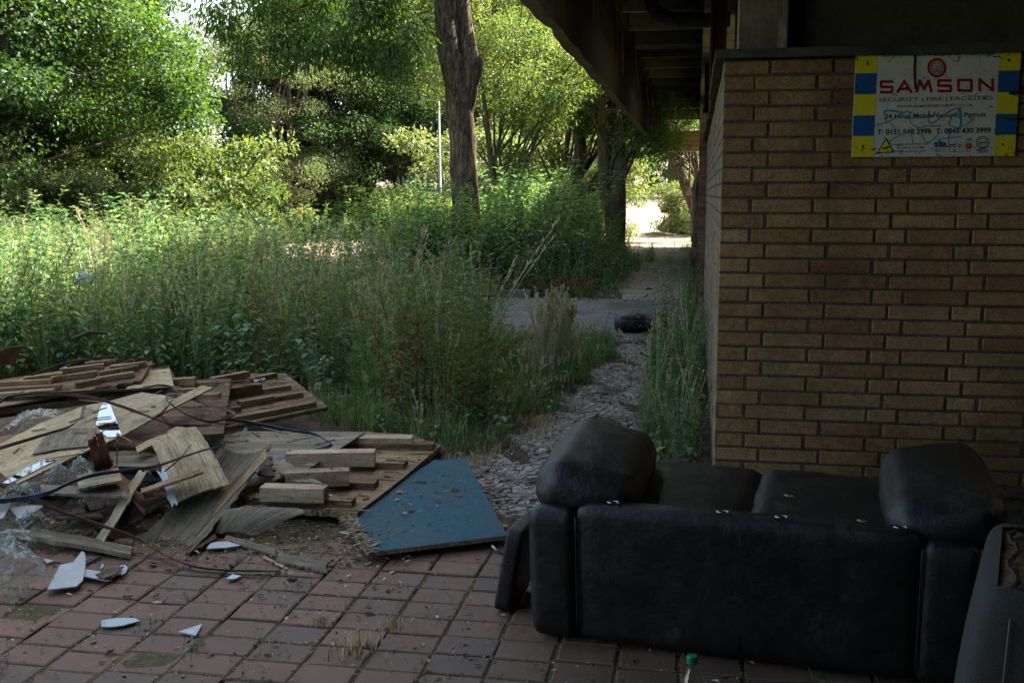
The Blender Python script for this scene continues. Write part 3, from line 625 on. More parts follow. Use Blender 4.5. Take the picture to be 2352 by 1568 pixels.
def ring(mb, cx, cy, r0, r1, dep, mat, n=40):
    a = np.arange(n) / n * 2 * np.pi; P = [SG(cx + math.cos(t) * r_, cy + math.sin(t) * r_) for r_ in (r0, r1) for t in a]
    P = np.array([[SO[0] + q[0], SO[1] - dep, SO[2] + q[1]] for q in P])
    if r0 <= 0: mb.add(P[n:], [np.arange(n)], .5, None, mat)
    else: i = np.arange(n); mb.add(P, np.stack([i, (i + 1) % n, (i + 1) % n + n, i + n], 1), .5, None, mat)
mb = MB(); ring(mb, 1282, 400, 76, 104, .0012, M['s_red']); ring(mb, 1282, 400, 60, 66, .0012, M['s_red'])
for a_, b_ in (((1240, 352), (1228, 392)), ((1228, 392), (1240, 432)), ((1240, 432), (1262, 456)), ((1325, 352), (1336, 392)), ((1336, 392), (1326, 432)), ((1326, 432), (1302, 456)), ((1248, 345), (1282, 362)), ((1282, 362), (1318, 345)),
               ((1256, 380), (1272, 386)), ((1294, 386), (1310, 380)), ((1277, 390), (1272, 420)), ((1288, 390), (1293, 420)), ((1266, 424), (1300, 424)), ((1283, 426), (1283, 442)), ((1262, 440), (1304, 440)), ((1250, 400), (1258, 424)), ((1316, 400), (1308, 424))):
    stroke(mb, [a_, b_], 8, .0014, M['s_red'])
mb.build('lion_emblem', None, sroot)
mb = MB(); quadpx(mb, [(622, 1320), (818, 1314), (728, 1150)], .0012, M['s_blk']); quadpx(mb, [(642, 1308), (798, 1303), (728, 1176)], .0016, M['s_yel'])
quadpx(mb, [(676, 1268), (752, 1240), (766, 1258), (690, 1282)], .002, M['s_blk']); stroke(mb, [(735, 1262), (738, 1290), (765, 1290)], 6, .002, M['s_blk']); mb.build('camera_warning', None, sroot)
mb = MB(); ring(mb, 1778, 1197, 64, 71, .0012, M['s_grey']); ring(mb, 1778, 1197, 42, 45, .0012, M['s_grey']); stroke(mb, [(1745, 1197), (1812, 1196)], 12, .0014, M['s_grey'])
for a_ in range(0, 360, 24): stroke(mb, [(1778 + 50 * math.cos(R(a_)), 1197 + 50 * math.sin(R(a_))), (1778 + 58 * math.cos(R(a_)), 1197 + 58 * math.sin(R(a_)))], 7, .0014, M['s_grey'])
stroke(mb, [(1712, 1283), (1835, 1281)], 9, .0014, M['s_grey']); stroke(mb, [(1725, 1302), (1822, 1300)], 7, .0014, M['s_grey']); mb.build('seal_mark', None, sroot)
mb = MB(); ring(mb, 1626, 1233, 0, 37, .0012, M['s_org']); ring(mb, 1626, 1233, 22, 27, .0016, M['s_red']); mb.build('gold_medal', None, sroot)
mb = MB()
for p in ([(1420, 1215), (1420, 1300), (1565, 1300), (1565, 1202), (1485, 1204), (1485, 1300)],): stroke(mb, p, 3.5, .0012, M['s_grey'])
stroke(mb, [(1425, 1222), (1480, 1220)], 14, .0012, M['s_grey']); stroke(mb, [(1425, 1245), (1480, 1244)], 6, .0012, M['s_grey']); stroke(mb, [(1512, 1225), (1540, 1222), (1532, 1250), (1520, 1250), (1512, 1232)], 7, .0012, M['s_blk']); mb.build('certificate_box', None, sroot)
mb = MB()
for p, w_ in (([(710, 905), (705, 875), (760, 860), (900, 880)], 22), ([(612, 1022), (760, 975), (920, 880), (1010, 880)], 12), ([(760, 975), (820, 1050)], 9), ([(990, 885), (985, 960), (1010, 1005), (1080, 1040), (1160, 1030)], 9), ([(940, 940), (1100, 935), (1190, 930)], 14),
             ([(1195, 860), (1215, 995), (1440, 850), (1520, 840)], 13), ([(1530, 830), (1545, 950), (1530, 1050)], 22), ([(1530, 850), (1440, 930), (1415, 1000), (1450, 1030), (1530, 1030), (1640, 980), (1680, 930)], 10),
             ([(1000, 1085), (860, 1130), (770, 1190), (790, 1225), (900, 1230)], 10), ([(1000, 1100), (1020, 1210)], 8), ([(1110, 1110), (1170, 1200), (1260, 1150), (1310, 1090)], 8), ([(1290, 1170), (1400, 1150), (1545, 1135)], 9), ([(1410, 1070), (1410, 1220)], 9)):
    stroke(mb, smooth_curve([np.array([*q, 0]) for q in p], 5)[:, :2], w_, .0019, M['s_cyan'])
mb.build('marker_scrawl', None, sroot)
mb = MB()
stroke(mb, [(1040, 225), (1045, 330), (1035, 420), (1040, 520), (1048, 620)], 24, .0026, M['s_dirt'])
for k in range(120):
    x = rng.uniform(380, 2120); y = rng.choice([rng.uniform(225, 300), rng.uniform(1240, 1350), rng.uniform(230, 1340)], p=[.3, .35, .35]); L = rng.exponential(16) + 5; a_ = rng.uniform(0, 6.28)
    stroke(mb, [(x, y), (x + L * math.cos(a_), y + L * .8 * math.sin(a_)), (x + L * 1.6 * math.cos(a_ + .6), y + L * math.sin(a_ + .5))], rng.uniform(3, 9), .0026, M['s_dirt'])
for x, y in ((520, 365), (470, 1247), (2055, 315), (1990, 1215)): ring(mb, x, y, 0, 14, .0027, M['s_dirt'], 12)
stroke(mb, [(2080, 660), (2130, 668), (2170, 640)], 40, .0026, M['s_dirt']); stroke(mb, [(2010, 920), (2100, 950), (2160, 930)], 14, .0026, M['s_dirt'])
mb.build('grime', None, sroot)['kind'] = 'stuff'

# ------------------------------------------------------------------ sofa
SO2 = np.array([-.555, 3.62, 0.]); SANG = R(-7.6)
sofa = empty('leather_sofa', tuple(SO2), 'black leather two seat sofa seen from behind, its back cushions missing', 'sofa'); sofa.rotation_euler.z = SANG; sofa['_o'] = (0, 0, 0)
def soft(name, c, h, r, rot=(0, 0, 0), puff=0, mat='leather', parent=None, n=14, wr=.0, seed=1, sub=None):
    V, F = rounded(h, r, n, puff)
    if sub: V = sub(V)
    if wr: V = V + np.stack([vnoise(V * [1, 1, 1], 14, seed + k) for k in range(3)], 1) * wr
    mb = MB(); mb.add(xf(V, mat4(c, rot)), F); return weld(mb.build(name, M[mat], parent, smooth=True))
lean = R(6)
def leanf(V):  # back panel leans to the rear
    V = V.copy(); V[:, 1] -= (V[:, 2] + .23) * .11; return V
soft('backrest', (.735, .075, .278), (.563, .06, .252), .035, puff=.012, parent=sofa, n=20, wr=.0025, sub=leanf)
soft('arm', (.085, .075, .265), (.084, .065, .242), .035, puff=.008, parent=sofa, wr=.002, sub=leanf)
soft('arm', (1.388, .075, .265), (.087, .065, .242), .035, puff=.008, parent=sofa, wr=.002, sub=leanf, seed=4)
soft('arm_side', (.10, .52, .235), (.10, .40, .20), .04, puff=.006, parent=sofa, wr=.002)
soft('arm_side', (1.375, .52, .235), (.10, .40, .20), .04, puff=.006, parent=sofa, wr=.002)
soft('seat_base', (.735, .5, .16), (.54, .40, .12), .03, parent=sofa)
def padf(V):
    V = V.copy(); t = V[:, 1]; V[:, 2] -= .03 * np.clip(-t - .3, 0, 1) ** 1 ; return V
soft('arm_pad', (.150, .46, .538), (.185, .42, .100), .085, rot=(0, R(12), R(5)), puff=.018, parent=sofa, n=18, wr=.003, seed=6, sub=padf)
soft('arm_pad', (1.38, .47, .54), (.18, .43, .092), .08, rot=(0, R(-9), R(0)), puff=.018, parent=sofa, n=18, wr=.003, seed=8, sub=padf)
soft('seat_cushion', (.462, .55, .37), (.275, .46, .085), .05, puff=.018, parent=sofa, n=18, wr=.004, seed=11)
soft('seat_cushion', (1.005, .55, .37), (.275, .46, .085), .05, puff=.02, parent=sofa, n=18, wr=.004, seed=12)
for u in (.172, 1.30, .735):
    mb = MB()
    pts = [(u, .012 - .0 + (-z) * .11 + .013 if False else .016 - (z - .045) * .11 - (.006 if u == .735 else 0), z) for z in np.linspace(.06, .49, 8)]
    tube(mb, pts, .0022 if u == .735 else .004, 5); mb.build('seam', M['blackpl'], sofa, smooth=True)
for u in (.07, .165, 1.33, 1.42):
    if u in (.07, 1.42): mb = MB(); box(mb, (u - .035, .08, 0), (u + .035, .15, .045)); mb.build('foot', M['blackpl'], sofa)
def loc_of(P): c, s = math.cos(-SANG), math.sin(-SANG); d = P - SO2; return np.array([d[0] * c - d[1] * s, d[0] * s + d[1] * c, d[2]])
for px in ((1400, 1183), (1652, 1214), (1790, 1229), (2072, 1257)):
    q = loc_of(G(*px, .517)); mb = MB(); a = np.linspace(.5, 5.9, 16)
    tube(mb, [(q[0] + .020 * math.cos(t - 1.2), .0 + .013 * math.sin(t - 1.2), .546) for t in a], .0035, 6); mb.build('fixing_ring', M['chrome'], sofa, smooth=True)
# two leaves on the seats
for k, (px, z) in enumerate((((1808, 1140), .478), ((1976, 1198), .472))):
    p = G(*px, z); mb = MB(); leafs(mb, np.array([p, p]), np.array([[1, .2, .1], [-.4, 1, .1]]), np.array([[0, 0, 1.], [0, 0, 1.]]), .03, .016, .5, M['fallen'])
    tag(mb.build('fallen_leaf', M['fallen']), ['yellow leaf on the sofa seat just right of the cushion gap', 'small yellow leaf on the sofa seat near the right arm'][k], 'leaf', 'fallen leaves on the sofa')
# headrest beside the sofa
hr = empty('headrest_cushion', (-.64, 3.9, 0), 'loose black headrest with two steel prongs leaning against the left sofa arm', 'headrest')
Mh = mat4((-.66, 4.00, .17), (0, R(10), R(-8)))
V, F = rounded((.034, .14, .165), .014, 10, .003); mb = MB(); mb.add(xf(V, Mh), F); weld(mb.build('cushion', M['leather'], hr, smooth=True))
for yy in (.10, -.12):
    mb = MB(); tube(mb, xf(np.array([(-.03, yy, .05), (-.085, yy, .075)]), Mh), .005, 8); mb.build('prong', M['chrome'], hr, smooth=True)
# leather cushion on the slab
cu = empty('leather_cushion', (-.62, 12.6, 0), 'black leather cushion dumped on the concrete slab across the path', 'cushion')
p = G(1470, 765); 
def bolster(V):
    V = V.copy(); k = np.exp(-((V[:, 0] - .02) ** 2) / .003); V[:, 1] += .05 * k * (V[:, 1] < 0); V[:, 2] *= 1 - .12 * k; V[:, 2] += .03 * V[:, 0]; return V
V, F = rounded((.33, .16, .105), .09, 16, .01); V = bolster(V) + np.stack([vnoise(V, 12, 30 + k) for k in range(3)], 1) * .006
mb = MB(); mb.add(xf(V, mat4((p[0] + .03, p[1] + .12, .11), (0, 0, R(4)))), F); weld(mb.build('cover', M['leather'], cu, smooth=True))
mb = MB(); tube(mb, xf(np.array([(x, -.155 + .04 * math.exp(-x * x / .003), .065 - .03 * x) for x in np.linspace(-.27, .28, 14)]), mat4((p[0] + .03, p[1] + .12, .11), (0, 0, R(4)))), .006, 6); mb.build('piping', M['blackpl'], cu)
# upturned armchair
ac = empty('upturned_armchair', (1.25, 2.75, 0), 'charcoal wool armchair standing on end with its plywood underside exposed', 'armchair')
def chf(V):
    V = V.copy(); V[:, 0] -= .035 * np.cos(V[:, 2] * 3.6 + .5) * (V[:, 0] < 0); return V
V, F = rounded((.40, .38, .345), .05, 20, .01); V = chf(V); keep = ~((V[F].mean(1)[:, 2] > .338) & (np.abs(V[F].mean(1)[:, 0]) < .355) & (np.abs(V[F].mean(1)[:, 1]) < .30))
mb = MB(); mb.add(xf(V, mat4((1.15, 2.80, .30), (R(-2), R(2), R(-16)))), F[keep]); weld(mb.build('fabric_cover', M['fabric'], ac, smooth=True))
Mc = mat4((1.15, 2.80, .30), (R(-2), R(2), R(-16)))
mb = MB(); box(mb, (-.36, -.34, .325), (.37, -.02, .334), .9, M['osb'], Mc); box(mb, (-.36, -.017, .323), (.37, .33, .332), .5, M['osb'], Mc); mb.build('underside_board', None, ac)
mb = MB(); tube(mb, xf(np.array([(-.33 + .012 * math.sin(k), -.30 + .043 * k, .346 + .004 * math.sin(k * 3)) for k in range(15)]), Mc), .007, 6); tube(mb, xf(np.array([(-.32 + .046 * k, -.305, .346 + .003 * math.sin(k * 2)) for k in range(15)]), Mc), .007, 6); mb.build('torn_edge', M['blackpl'], ac)
mb = MB(); tube(mb, xf(np.array([(-.33, -.39, .30), (-.33, -.395, .05), (-.27, -.398, -.03), (0, -.40, -.25)]), Mc), .0022, 5); mb.build('stitching', M['galv'], ac)
V, F = rounded((.12, .16, .13), .05, 8, .01); mb = MB(); mb.add(xf(V, mat4((.78, 2.70, .13), (0, R(14), 0))), F); weld(mb.build('loose_flap', M['leather'], ac, smooth=True))
# bottle
q = G(1590, 1507, .29); bt = empty('plastic_bottle', (q[0], q[1], 0), 'clear plastic drinks bottle with a green cap in front of the sofa', 'bottle')
def lathe(mb, prof, c, n=28, mat=None):
    a = np.arange(n) / n * 2 * np.pi; V = np.concatenate([np.stack([c[0] + r_ * np.cos(a), c[1] + r_ * np.sin(a), np.full(n, c[2] + z)], 1) for r_, z in prof])
    k = len(prof); i = np.arange(k - 1)[:, None] * n; j = np.arange(n)[None]; F = np.stack([i + j, i + (j + 1) % n, i + n + (j + 1) % n, i + n + j], -1).reshape(-1, 4)
    mb.add(V, [F, np.arange(n)[::-1], np.arange(n) + (k - 1) * n], .5, None, mat)
mb = MB(); lathe(mb, [(.028, 0), (.036, .012), (.036, .09), (.033, .10), (.033, .15), (.036, .16), (.035, .19), (.027, .225), (.0145, .255), (.0125, .268), (.0125, .275)], (q[0], q[1], 0)); mb.build('bottle_body', M['pet'], bt, smooth=True)
mb = MB(); lathe(mb, [(.0155, 0), (.0158, .004), (.0158, .018), (.0145, .0215), (.004, .022)], (q[0], q[1], .272)); mb.build('cap', M['green_cap'], bt)

# ------------------------------------------------------------------ boards of the rubble heap
def board(name, label, cat, pts, z0, gx=0., gy=0., th=.012, mat='ply_grey', sheetf=A, rag=(), ra=.02, group=None, parent=None, grain=None, hole=None, rnd=None, edge=None):
    """a real plank or sheet whose top lies on one plane; rag = ragged sides"""
    px = [sheetf(p) for p in pts]; p0 = G(*px[0], z0); P = [Gp(x, y, p0, gx, gy) for x, y in px]
    Q = []; n = len(P)
    for i in range(n):
        a, b = P[i], P[(i + 1) % n]; L = np.linalg.norm(b - a); k = max(1, int(L / .03)) if i in rag else max(1, int(L / .18))
        for t in range(k):
            p = a + (b - a) * t / k
            if t and i in rag: d = unit(np.cross((b - a), [0, 0, 1.])); p = p + d * rng.uniform(-1, 1) * ra + (b - a) / L * rng.uniform(-.008, .008)
            elif t: d = unit(np.cross((b - a), [0, 0, 1.])); p = p + d * rng.uniform(-1, 1) * .0015
            Q.append(p)
    Q = np.array(Q); nrm = np.array([-gx, -gy, 1.]); nrm /= np.linalg.norm(nrm); N = len(Q)
    g = P[1] - P[0] if grain is None else Gp(*sheetf(grain[1]), p0, gx, gy) - Gp(*sheetf(grain[0]), p0, gx, gy); g = unit(g); s = np.cross(nrm, g)
    V = np.vstack([Q, Q - nrm * th]); off = rng.uniform(-9, 9); gc = np.stack([V @ g + off, V @ s + off, V @ nrm], 1)
    i = np.arange(N); i2 = (i + 1) % N; top, bot = i, (i + N)[::-1]
    # consistent winding
    ar = sum(Q[k][0] * Q[(k + 1) % N][1] - Q[(k + 1) % N][0] * Q[k][1] for k in range(N)); side = np.stack([i, i + N, i2 + N, i2], 1)
    if ar < 0: top, bot, side = top[::-1], bot[::-1], side[:, ::-1]
    mb = MB(); r_ = rng.uniform(.2, .9) if rnd is None else rnd
    mb.add(V, [top, bot], r_, gc, M[mat]); mb.f.append(side + 0); mb.mi.append(np.full(len(side), mb.slot(M[edge or mat])))
    o = mb.build(name, None, parent)
    return tag(o, label, cat, group)
def batten(parent, a, b, z, h=.035, wd=.05, mat='batten', sheetf=A, name='batten', gx=0, gy=0, ref=None):
    """a squared timber from picture point a to b (its near top edge) with its top at z"""
    if ref is None: p, q = G(*sheetf(a), z), G(*sheetf(b), z)
    else: p, q = Gp(*sheetf(a), ref, gx, gy), Gp(*sheetf(b), ref, gx, gy)
    d = q - p; L = np.linalg.norm(d[:2]); ang_ = math.atan2(d[1], d[0]); pit = -math.atan2(d[2], L)
    mb = MB(); box(mb, (0, 0, -h), (math.hypot(L, d[2]), wd, 0), rng.random(), None, mat4(tuple(p), (0, pit, ang_)) if abs(pit) > 1e-4 else mat4(tuple(p), (0, 0, ang_)))
    return mb.build(name, M[mat], parent)
def patch(name, label, cat, c, th=.006, mat='ply_grey', bulge=0, twist=0, nu=26, nv=12, rag=.012, sheetf=A, wr=.0, group=None, curl=0, grainv=False, parent=None, seed=0):
    """a warped thin sheet: four corners (x, y, z) joined by a bent surface"""
    C4 = [G(*sheetf(q[:2]), q[2]) for q in c]; u, v = np.meshgrid(np.linspace(0, 1, nu), np.linspace(0, 1, nv), indexing='ij'); u, v = u.ravel()[:, None], v.ravel()[:, None]
    e = rng.normal(0, 1, nu) * rag; e2 = rng.normal(0, 1, nv) * rag
    P = (1 - u) * (1 - v) * C4[0] + u * (1 - v) * C4[1] + u * v * C4[2] + (1 - u) * v * C4[3]
    P[:, 2] += (bulge * 4 * (u * (1 - u)) + curl * 4 * v * (1 - v) + twist * (u - .5) * (v - .5)).ravel()
    if wr: P[:, 2] += vnoise(np.c_[u * 7, v * 3], 1.2, seed) * wr
    ui = np.arange(nu)[:, None] * np.ones((1, nv)); ui = ui.ravel().astype(int); vi = (np.arange(nv)[None] * np.ones((nu, 1))).ravel().astype(int)
    du = unit(C4[1] - C4[0]); dv = unit(C4[3] - C4[0])
    for sel, e_, d_ in ((vi == 0, e[ui], -dv), (vi == nv - 1, np.roll(e, 3)[ui], dv), (ui == 0, e2[vi] * 1.5, -du), (ui == nu - 1, e2[vi][::1] * 2, du)): P[sel] += (np.abs(e_[sel]))[:, None] * d_
    Pb = P - [0, 0, th]; k = len(P); i = (np.arange(nu - 1)[:, None] * nv + np.arange(nv - 1)[None]).ravel(); F = np.stack([i, i + nv, i + nv + 1, i + 1], 1)
    rim = [j * nv for j in range(nu)] + [(nu - 1) * nv + j for j in range(1, nv)] + [j * nv + nv - 1 for j in range(nu - 2, -1, -1)] + [j for j in range(nv - 2, 0, -1)]
    rim = np.array(rim); r2 = np.roll(rim, -1); side = np.stack([rim, rim + k, r2 + k, r2], 1)
    gc = np.c_[u * np.linalg.norm(C4[1] - C4[0]), v * np.linalg.norm(C4[3] - C4[0]), 0 * u] + rng.uniform(-9, 9)
    if grainv: gc = gc[:, [1, 0, 2]]
    mb = MB(); mb.add(np.vstack([P, Pb]), [F, F[:, ::-1] + k, side], rng.uniform(.3, .8), np.vstack([gc, gc])); o = mb.build(name, M[mat], parent, smooth=False)
    return tag(o, label, cat, group)

# A1/A2 stacked battened panels, far left
rt = empty('battened_panel', tuple(G(*A((350, 300)), .1)), 'old battened board lowest in the stack at the far left of the heap', 'panel', 'battened boards in the heap')
rt['_o'] = tuple(rt.location)
board('panel_sheet', None, None, [(-160, 470), (0, 415), (800, 290), (1180, 300), (1080, 120), (0, 215), (-200, 230)], .27, .02, .10, .03, 'board_old', parent=rt, rag=(1,), ra=.012, grain=((0, 415), (800, 290)))
for a_, b_ in (((-100, 395), (640, 318)), ((-60, 345), (400, 318))): batten(rt, a_, b_, .33, .035, .06, 'batten')
rt = empty('battened_panel', tuple(G(*A((500, 200)), .38)), 'upper battened board with broken strips along the weeds at the far left', 'panel', 'battened boards in the heap'); rt['_o'] = tuple(rt.location)
p0 = G(*A((-160, 345)), .36)
board('panel_sheet', None, None, [(-160, 345), (0, 325), (520, 268), (900, 205), (975, 80), (600, 110), (0, 200), (-200, 235)], .36, -.01, .16, .02, 'board_old', parent=rt, rag=(2,), ra=.03, grain=((0, 325), (520, 268)))
for a_, b_, m_ in (((-90, 262), (380, 236), 'batten'), ((325, 188), (620, 145), 'batten'), ((380, 135), (662, 100), 'batten'), ((480, 222), (640, 196), 'batten'), ((640, 152), (885, 110), 'batten'), ((620, 190), (858, 152), 'batten'),
                   ((700, 118), (930, 88), 'batten'), ((-120, 300), (340, 262), 'batten_fresh'), ((-130, 225), (325, 200), 'batten'), ((540, 95), (705, 76), 'batten'), ((150, 190), (400, 155), 'batten')):
    batten(rt, a_, b_, 0, .03, .055, m_, ref=p0 + [0, 0, .035], gx=-.01, gy=.16)
board('plywood_sheet', 'pale square of plywood between the two battened boards at the back', 'plywood', [(800, 258), (1110, 240), (1080, 128), (960, 140)], .40, .0, .05, .009, 'ply_pale', rag=(2,), ra=.006, group='loose plywood sheets')
board('plywood_strip', 'grey strip of ply sandwiched under the upper battened board', 'plywood', [(-120, 392), (400, 300), (790, 250), (790, 222), (400, 288), (-120, 350)], .345, 0, .05, .008, 'ply_grey')
# C middle panel
rt = empty('battened_panel', tuple(G(*A((1300, 400)), .25)), 'narrow upright ended battened board in the middle of the heap', 'panel', 'battened boards in the heap'); rt['_o'] = tuple(rt.location)
board('panel_sheet', None, None, [(1150, 560), (1425, 540), (1475, 190), (1340, 196), (1050, 215), (1000, 380)], .26, .02, .10, .035, 'board_old', parent=rt, rag=(0, 3), ra=.012, grain=((1050, 300), (1425, 300)))
p0 = G(*A((1150, 560)), .26)
for a_, b_, w_, h_ in (((1090, 200), (1240, 190), .07, .07), ((1110, 232), (1385, 212), .04, .03), ((1060, 268), (1240, 258), .05, .045), ((1130, 300), (1395, 290), .06, .035)): batten(rt, a_, b_, 0, h_, w_, 'batten', ref=p0 + [0, 0, h_ - .002], gx=.02, gy=.10)
# D right far panel
rt = empty('battened_panel', tuple(G(*A((1750, 350)), .2)), 'long battened board sloping into the grass behind the heap', 'panel', 'battened boards in the heap'); rt['_o'] = tuple(rt.location)
board('panel_sheet', None, None, [(1400, 512), (2095, 372), (1820, 160), (1560, 160), (1420, 200)], .20, -.03, .07, .025, 'board_old', parent=rt, rag=(0, 1), ra=.008, grain=((1400, 512), (2095, 372)))
p0 = G(*A((1400, 512)), .20)
for a_, b_, h_ in (((1365, 190), (1595, 148), .07), ((1600, 192), (1770, 158), .035), ((1450, 262), (1672, 226), .075), ((1680, 262), (1858, 236), .035), ((1440, 390), (1540, 368), .04), ((1535, 340), (1748, 305), .05), ((1745, 312), (1935, 282), .035), ((1440, 452), (2020, 342), .035)):
    batten(rt, a_, b_, 0, h_, .06, 'batten', ref=p0 + [0, 0, h_ - .002], gx=-.03, gy=.07)
# foil on it
c = G(*A((1570, 205)), .29); mb = MB(); P, F = rounded((.13, .035, .018), .015, 12); P = P + np.stack([vnoise(P, 90, 50 + k) for k in range(3)], 1) * .012; mb.add(P + c, F)
tag(mb.build('foil_scrap', M['chrome']), 'crumpled silver foil on the long battened board behind the heap', 'foil')
# J grey big sheet on right
board('plywood_sheet', 'wide weathered grey plywood sheet under the loose straps, right of the heap', 'plywood', [(1540, 890), (1850, 812), (1980, 760), (2330, 532), (1850, 528), (1500, 528), (1250, 600), (1300, 760)], .135, -.01, .02, .01, 'ply_grey', rag=(0,), ra=.01, grain=((1300, 560), (2330, 532)), group='loose plywood sheets')
# M brown underlay and K front panel
board('brown_underlay', 'dark brown hardboard edge showing beneath the front battened board', 'board', [(400, 1140), (1120, 1140), (1690, 695), (1640, 655), (1000, 640)], .03, 0, 0, .006, 'ply_dark', sheetf=B)
rt = empty('battened_panel', tuple(G(*B((1000, 900)), .06)), 'front battened board with thick fresh timber blocks beside the blue board', 'panel', 'battened boards in the heap'); rt['_o'] = tuple(rt.location)
board('panel_sheet', None, None, [(150, 1075), (1060, 1145), (1380, 900), (1645, 675), (1440, 600), (1110, 578), (700, 600), (200, 900)], .075, 0, 0, .03, 'osb', sheetf=B, parent=rt, rag=(0, 4), ra=.012, grain=((150, 1075), (1060, 1145)), edge='chip_edge')
for a_, b_, z, h, w_, m_ in (((930, 628), (1440, 655), .145, .035, .10, 'batten_fresh'), ((930, 668), (1590, 700), .11, .035, .09, 'batten'), ((560, 735), (1180, 790), .19, .08, .095, 'batten_fresh'), ((820, 790), (1385, 832), .11, .035, .12, 'batten'),
                              ((560, 872), (1005, 918), .19, .08, .08, 'batten_fresh'), ((700, 930), (1180, 970), .11, .035, .11, 'batten'), ((380, 970), (825, 1048), .18, .07, .09, 'batten_fresh'), ((170, 1030), (1020, 1092), .11, .035, .08, 'batten')):
    # near top edge of each timber
    batten(rt, (a_[0], a_[1] - 2), (b_[0], b_[1] - (66 if h > .06 else 30)), z, h, w_, m_, sheetf=B)
for c_ in ((1205, 700), (1050, 830)): pass
# L blue board
mbp = [(975, 1175), (1130, 1420), (2105, 1300), (1815, 765), (1590, 780)]
board('blue_board', 'bright blue painted chipboard lying on the red paving beside the sofa', 'board', mbp, .055, 0.0, 0.0, .02, 'blue_board', sheetf=B, rag=(0, 3), ra=.012, grain=((1130, 1420), (2105, 1300)), edge='chip_edge')
mb = MB()  # torn corner
for k in range(260):
    t = rng.random(); a_ = np.array([975, 1185]) * (1 - t) + np.array([1150, 1400]) * t; p = G(*B(a_ + rng.normal(0, 16, 2) + [10, 0]), .052 + rng.uniform(0, .012)); an = rng.uniform(0, 6.28)
    mb_d = np.array([math.cos(an), math.sin(an), rng.uniform(-.2, .3)]); s_ = np.cross(mb_d, [0, 0, 1]); L = rng.uniform(.01, .05); W_ = rng.uniform(.003, .009)
    mb.add([p - s_ * W_, p + s_ * W_, p + mb_d * L + s_ * W_ * .6, p + mb_d * L - s_ * W_ * .6], np.array([[0, 1, 2, 3]]), rng.random())
tag(mb.build('wood_splinters', M['chip_edge']), 'pale torn splinters at the ragged left corner of the blue board', 'splinters', kind='stuff')

def pos_blue(n):
    t = rng.random((n, 2)); a_ = np.array([G(*B(q), .055)[:2] for q in ((1130, 1390), (2040, 1290), (1800, 800), (1600, 800), (1050, 1200))]); P = a_[0] + (a_[1] - a_[0]) * t[:, :1] + (a_[3] - a_[0]) * t[:, 1:] * (1 - .45 * t[:, :1] * 0)
    c_ = a_.mean(0); return c_ + (P - P.mean(0)) * [.62, .72]
BLUE_LITTER = pos_blue
# E big pale sheet with mirror
board('plywood_sheet', 'large pale plywood sheet slanting over the left of the heap', 'plywood', [(-40, 830), (0, 790), (110, 862), (560, 650), (780, 556), (1060, 402), (1360, 248), (1290, 236), (1120, 318), (1060, 300), (900, 280), (700, 335), (520, 372), (250, 480), (-60, 640)], .25, -.02, .14, .009, 'ply_pale', rag=(11,), ra=.008, grain=((0, 790), (1290, 236)), group='loose plywood sheets')
def ontop(p0px, z0, gx, gy, up): p0 = G(*A(p0px), z0); return p0 + [0, 0, up]
REF = G(*A((-40, 830)), .25)
def shard(name, label, cat, pts, up, mat, th=.004, group=None, sheetf=A, ref=REF, gx=-.02, gy=.14, rag=(), ra=.006):
    px = [sheetf(p) for p in pts]; q = Gp(*px[0], ref + [0, 0, up], gx, gy)
    return board(name, label, cat, pts, q[2], gx, gy, th, mat, sheetf, rag, ra, group)
shard('mirror_shard', 'curved triangular mirror shard on the pale plywood', 'mirror', [(612, 480), (628, 410), (655, 345), (700, 348), (740, 450), (778, 558), (690, 568), (640, 530)], .006, 'mirror', group='broken mirror pieces')
shard('mirror_shard', 'long mirror strip at the lower edge of the pale plywood', 'mirror', [(18, 856), (150, 770), (300, 700), (355, 712), (180, 800), (55, 862)], .006, 'mirror', group='broken mirror pieces')
shard('veneer_flap', 'grey bark coloured veneer flap lying on the pale plywood sheet', 'veneer', [(205, 675), (295, 542), (400, 512), (610, 505), (602, 570), (560, 622), (380, 640)], .012, 'ply_grey', rag=(3, 4), th=.004)
# G broken uprights
patch('broken_plank', 'splintered brown plank standing up, left of a pair', 'plank', [(612, 775, .22), (565, 588, .46), (605, 560, .48), (672, 755, .23)], .012, 'wood_red', rag=.003, nu=14, nv=5, group='splintered upright planks', wr=.004)
patch('broken_plank', 'splintered brown plank standing up, right of a pair', 'plank', [(668, 765, .23), (620, 545, .48), (650, 532, .49), (716, 745, .24)], .012, 'wood_red', rag=.003, nu=14, nv=5, group='splintered upright planks', wr=.004)
# H pale sheet
patch('plywood_sheet', 'pale tilted plywood offcut with a torn white corner in the middle of the heap', 'plywood', [(1120, 985, .14), (975, 610, .34), (1245, 500, .36), (1462, 866, .17)], .007, 'ply_pale', bulge=.02, curl=.015, rag=.003, group='loose plywood sheets')
patch('torn_laminate', 'torn white strip on the corner of the tilted plywood offcut', 'laminate', [(1100, 985, .15), (1018, 800, .24), (1058, 788, .25), (1125, 970, .155)], .004, 'white_lam', rag=.012, nu=10, nv=4)
# I long warped board
patch('warped_board', 'long grey warped board curling up from the paving to the heap centre', 'board', [(890, 1212, .02), (1410, 635, .30), (1728, 612, .30), (1215, 1290, .02)], .009, 'ply_grey', bulge=-.03, curl=-.05, rag=.008, nu=34, nv=12, wr=.006)
patch('wood_sliver', 'pale wood sliver along the right side of the warped board', 'sliver', [(1250, 1190, .05), (1470, 870, .20), (1690, 640, .30), (1700, 700, .27)], .006, 'batten_fresh', rag=.01, nu=24, nv=3)
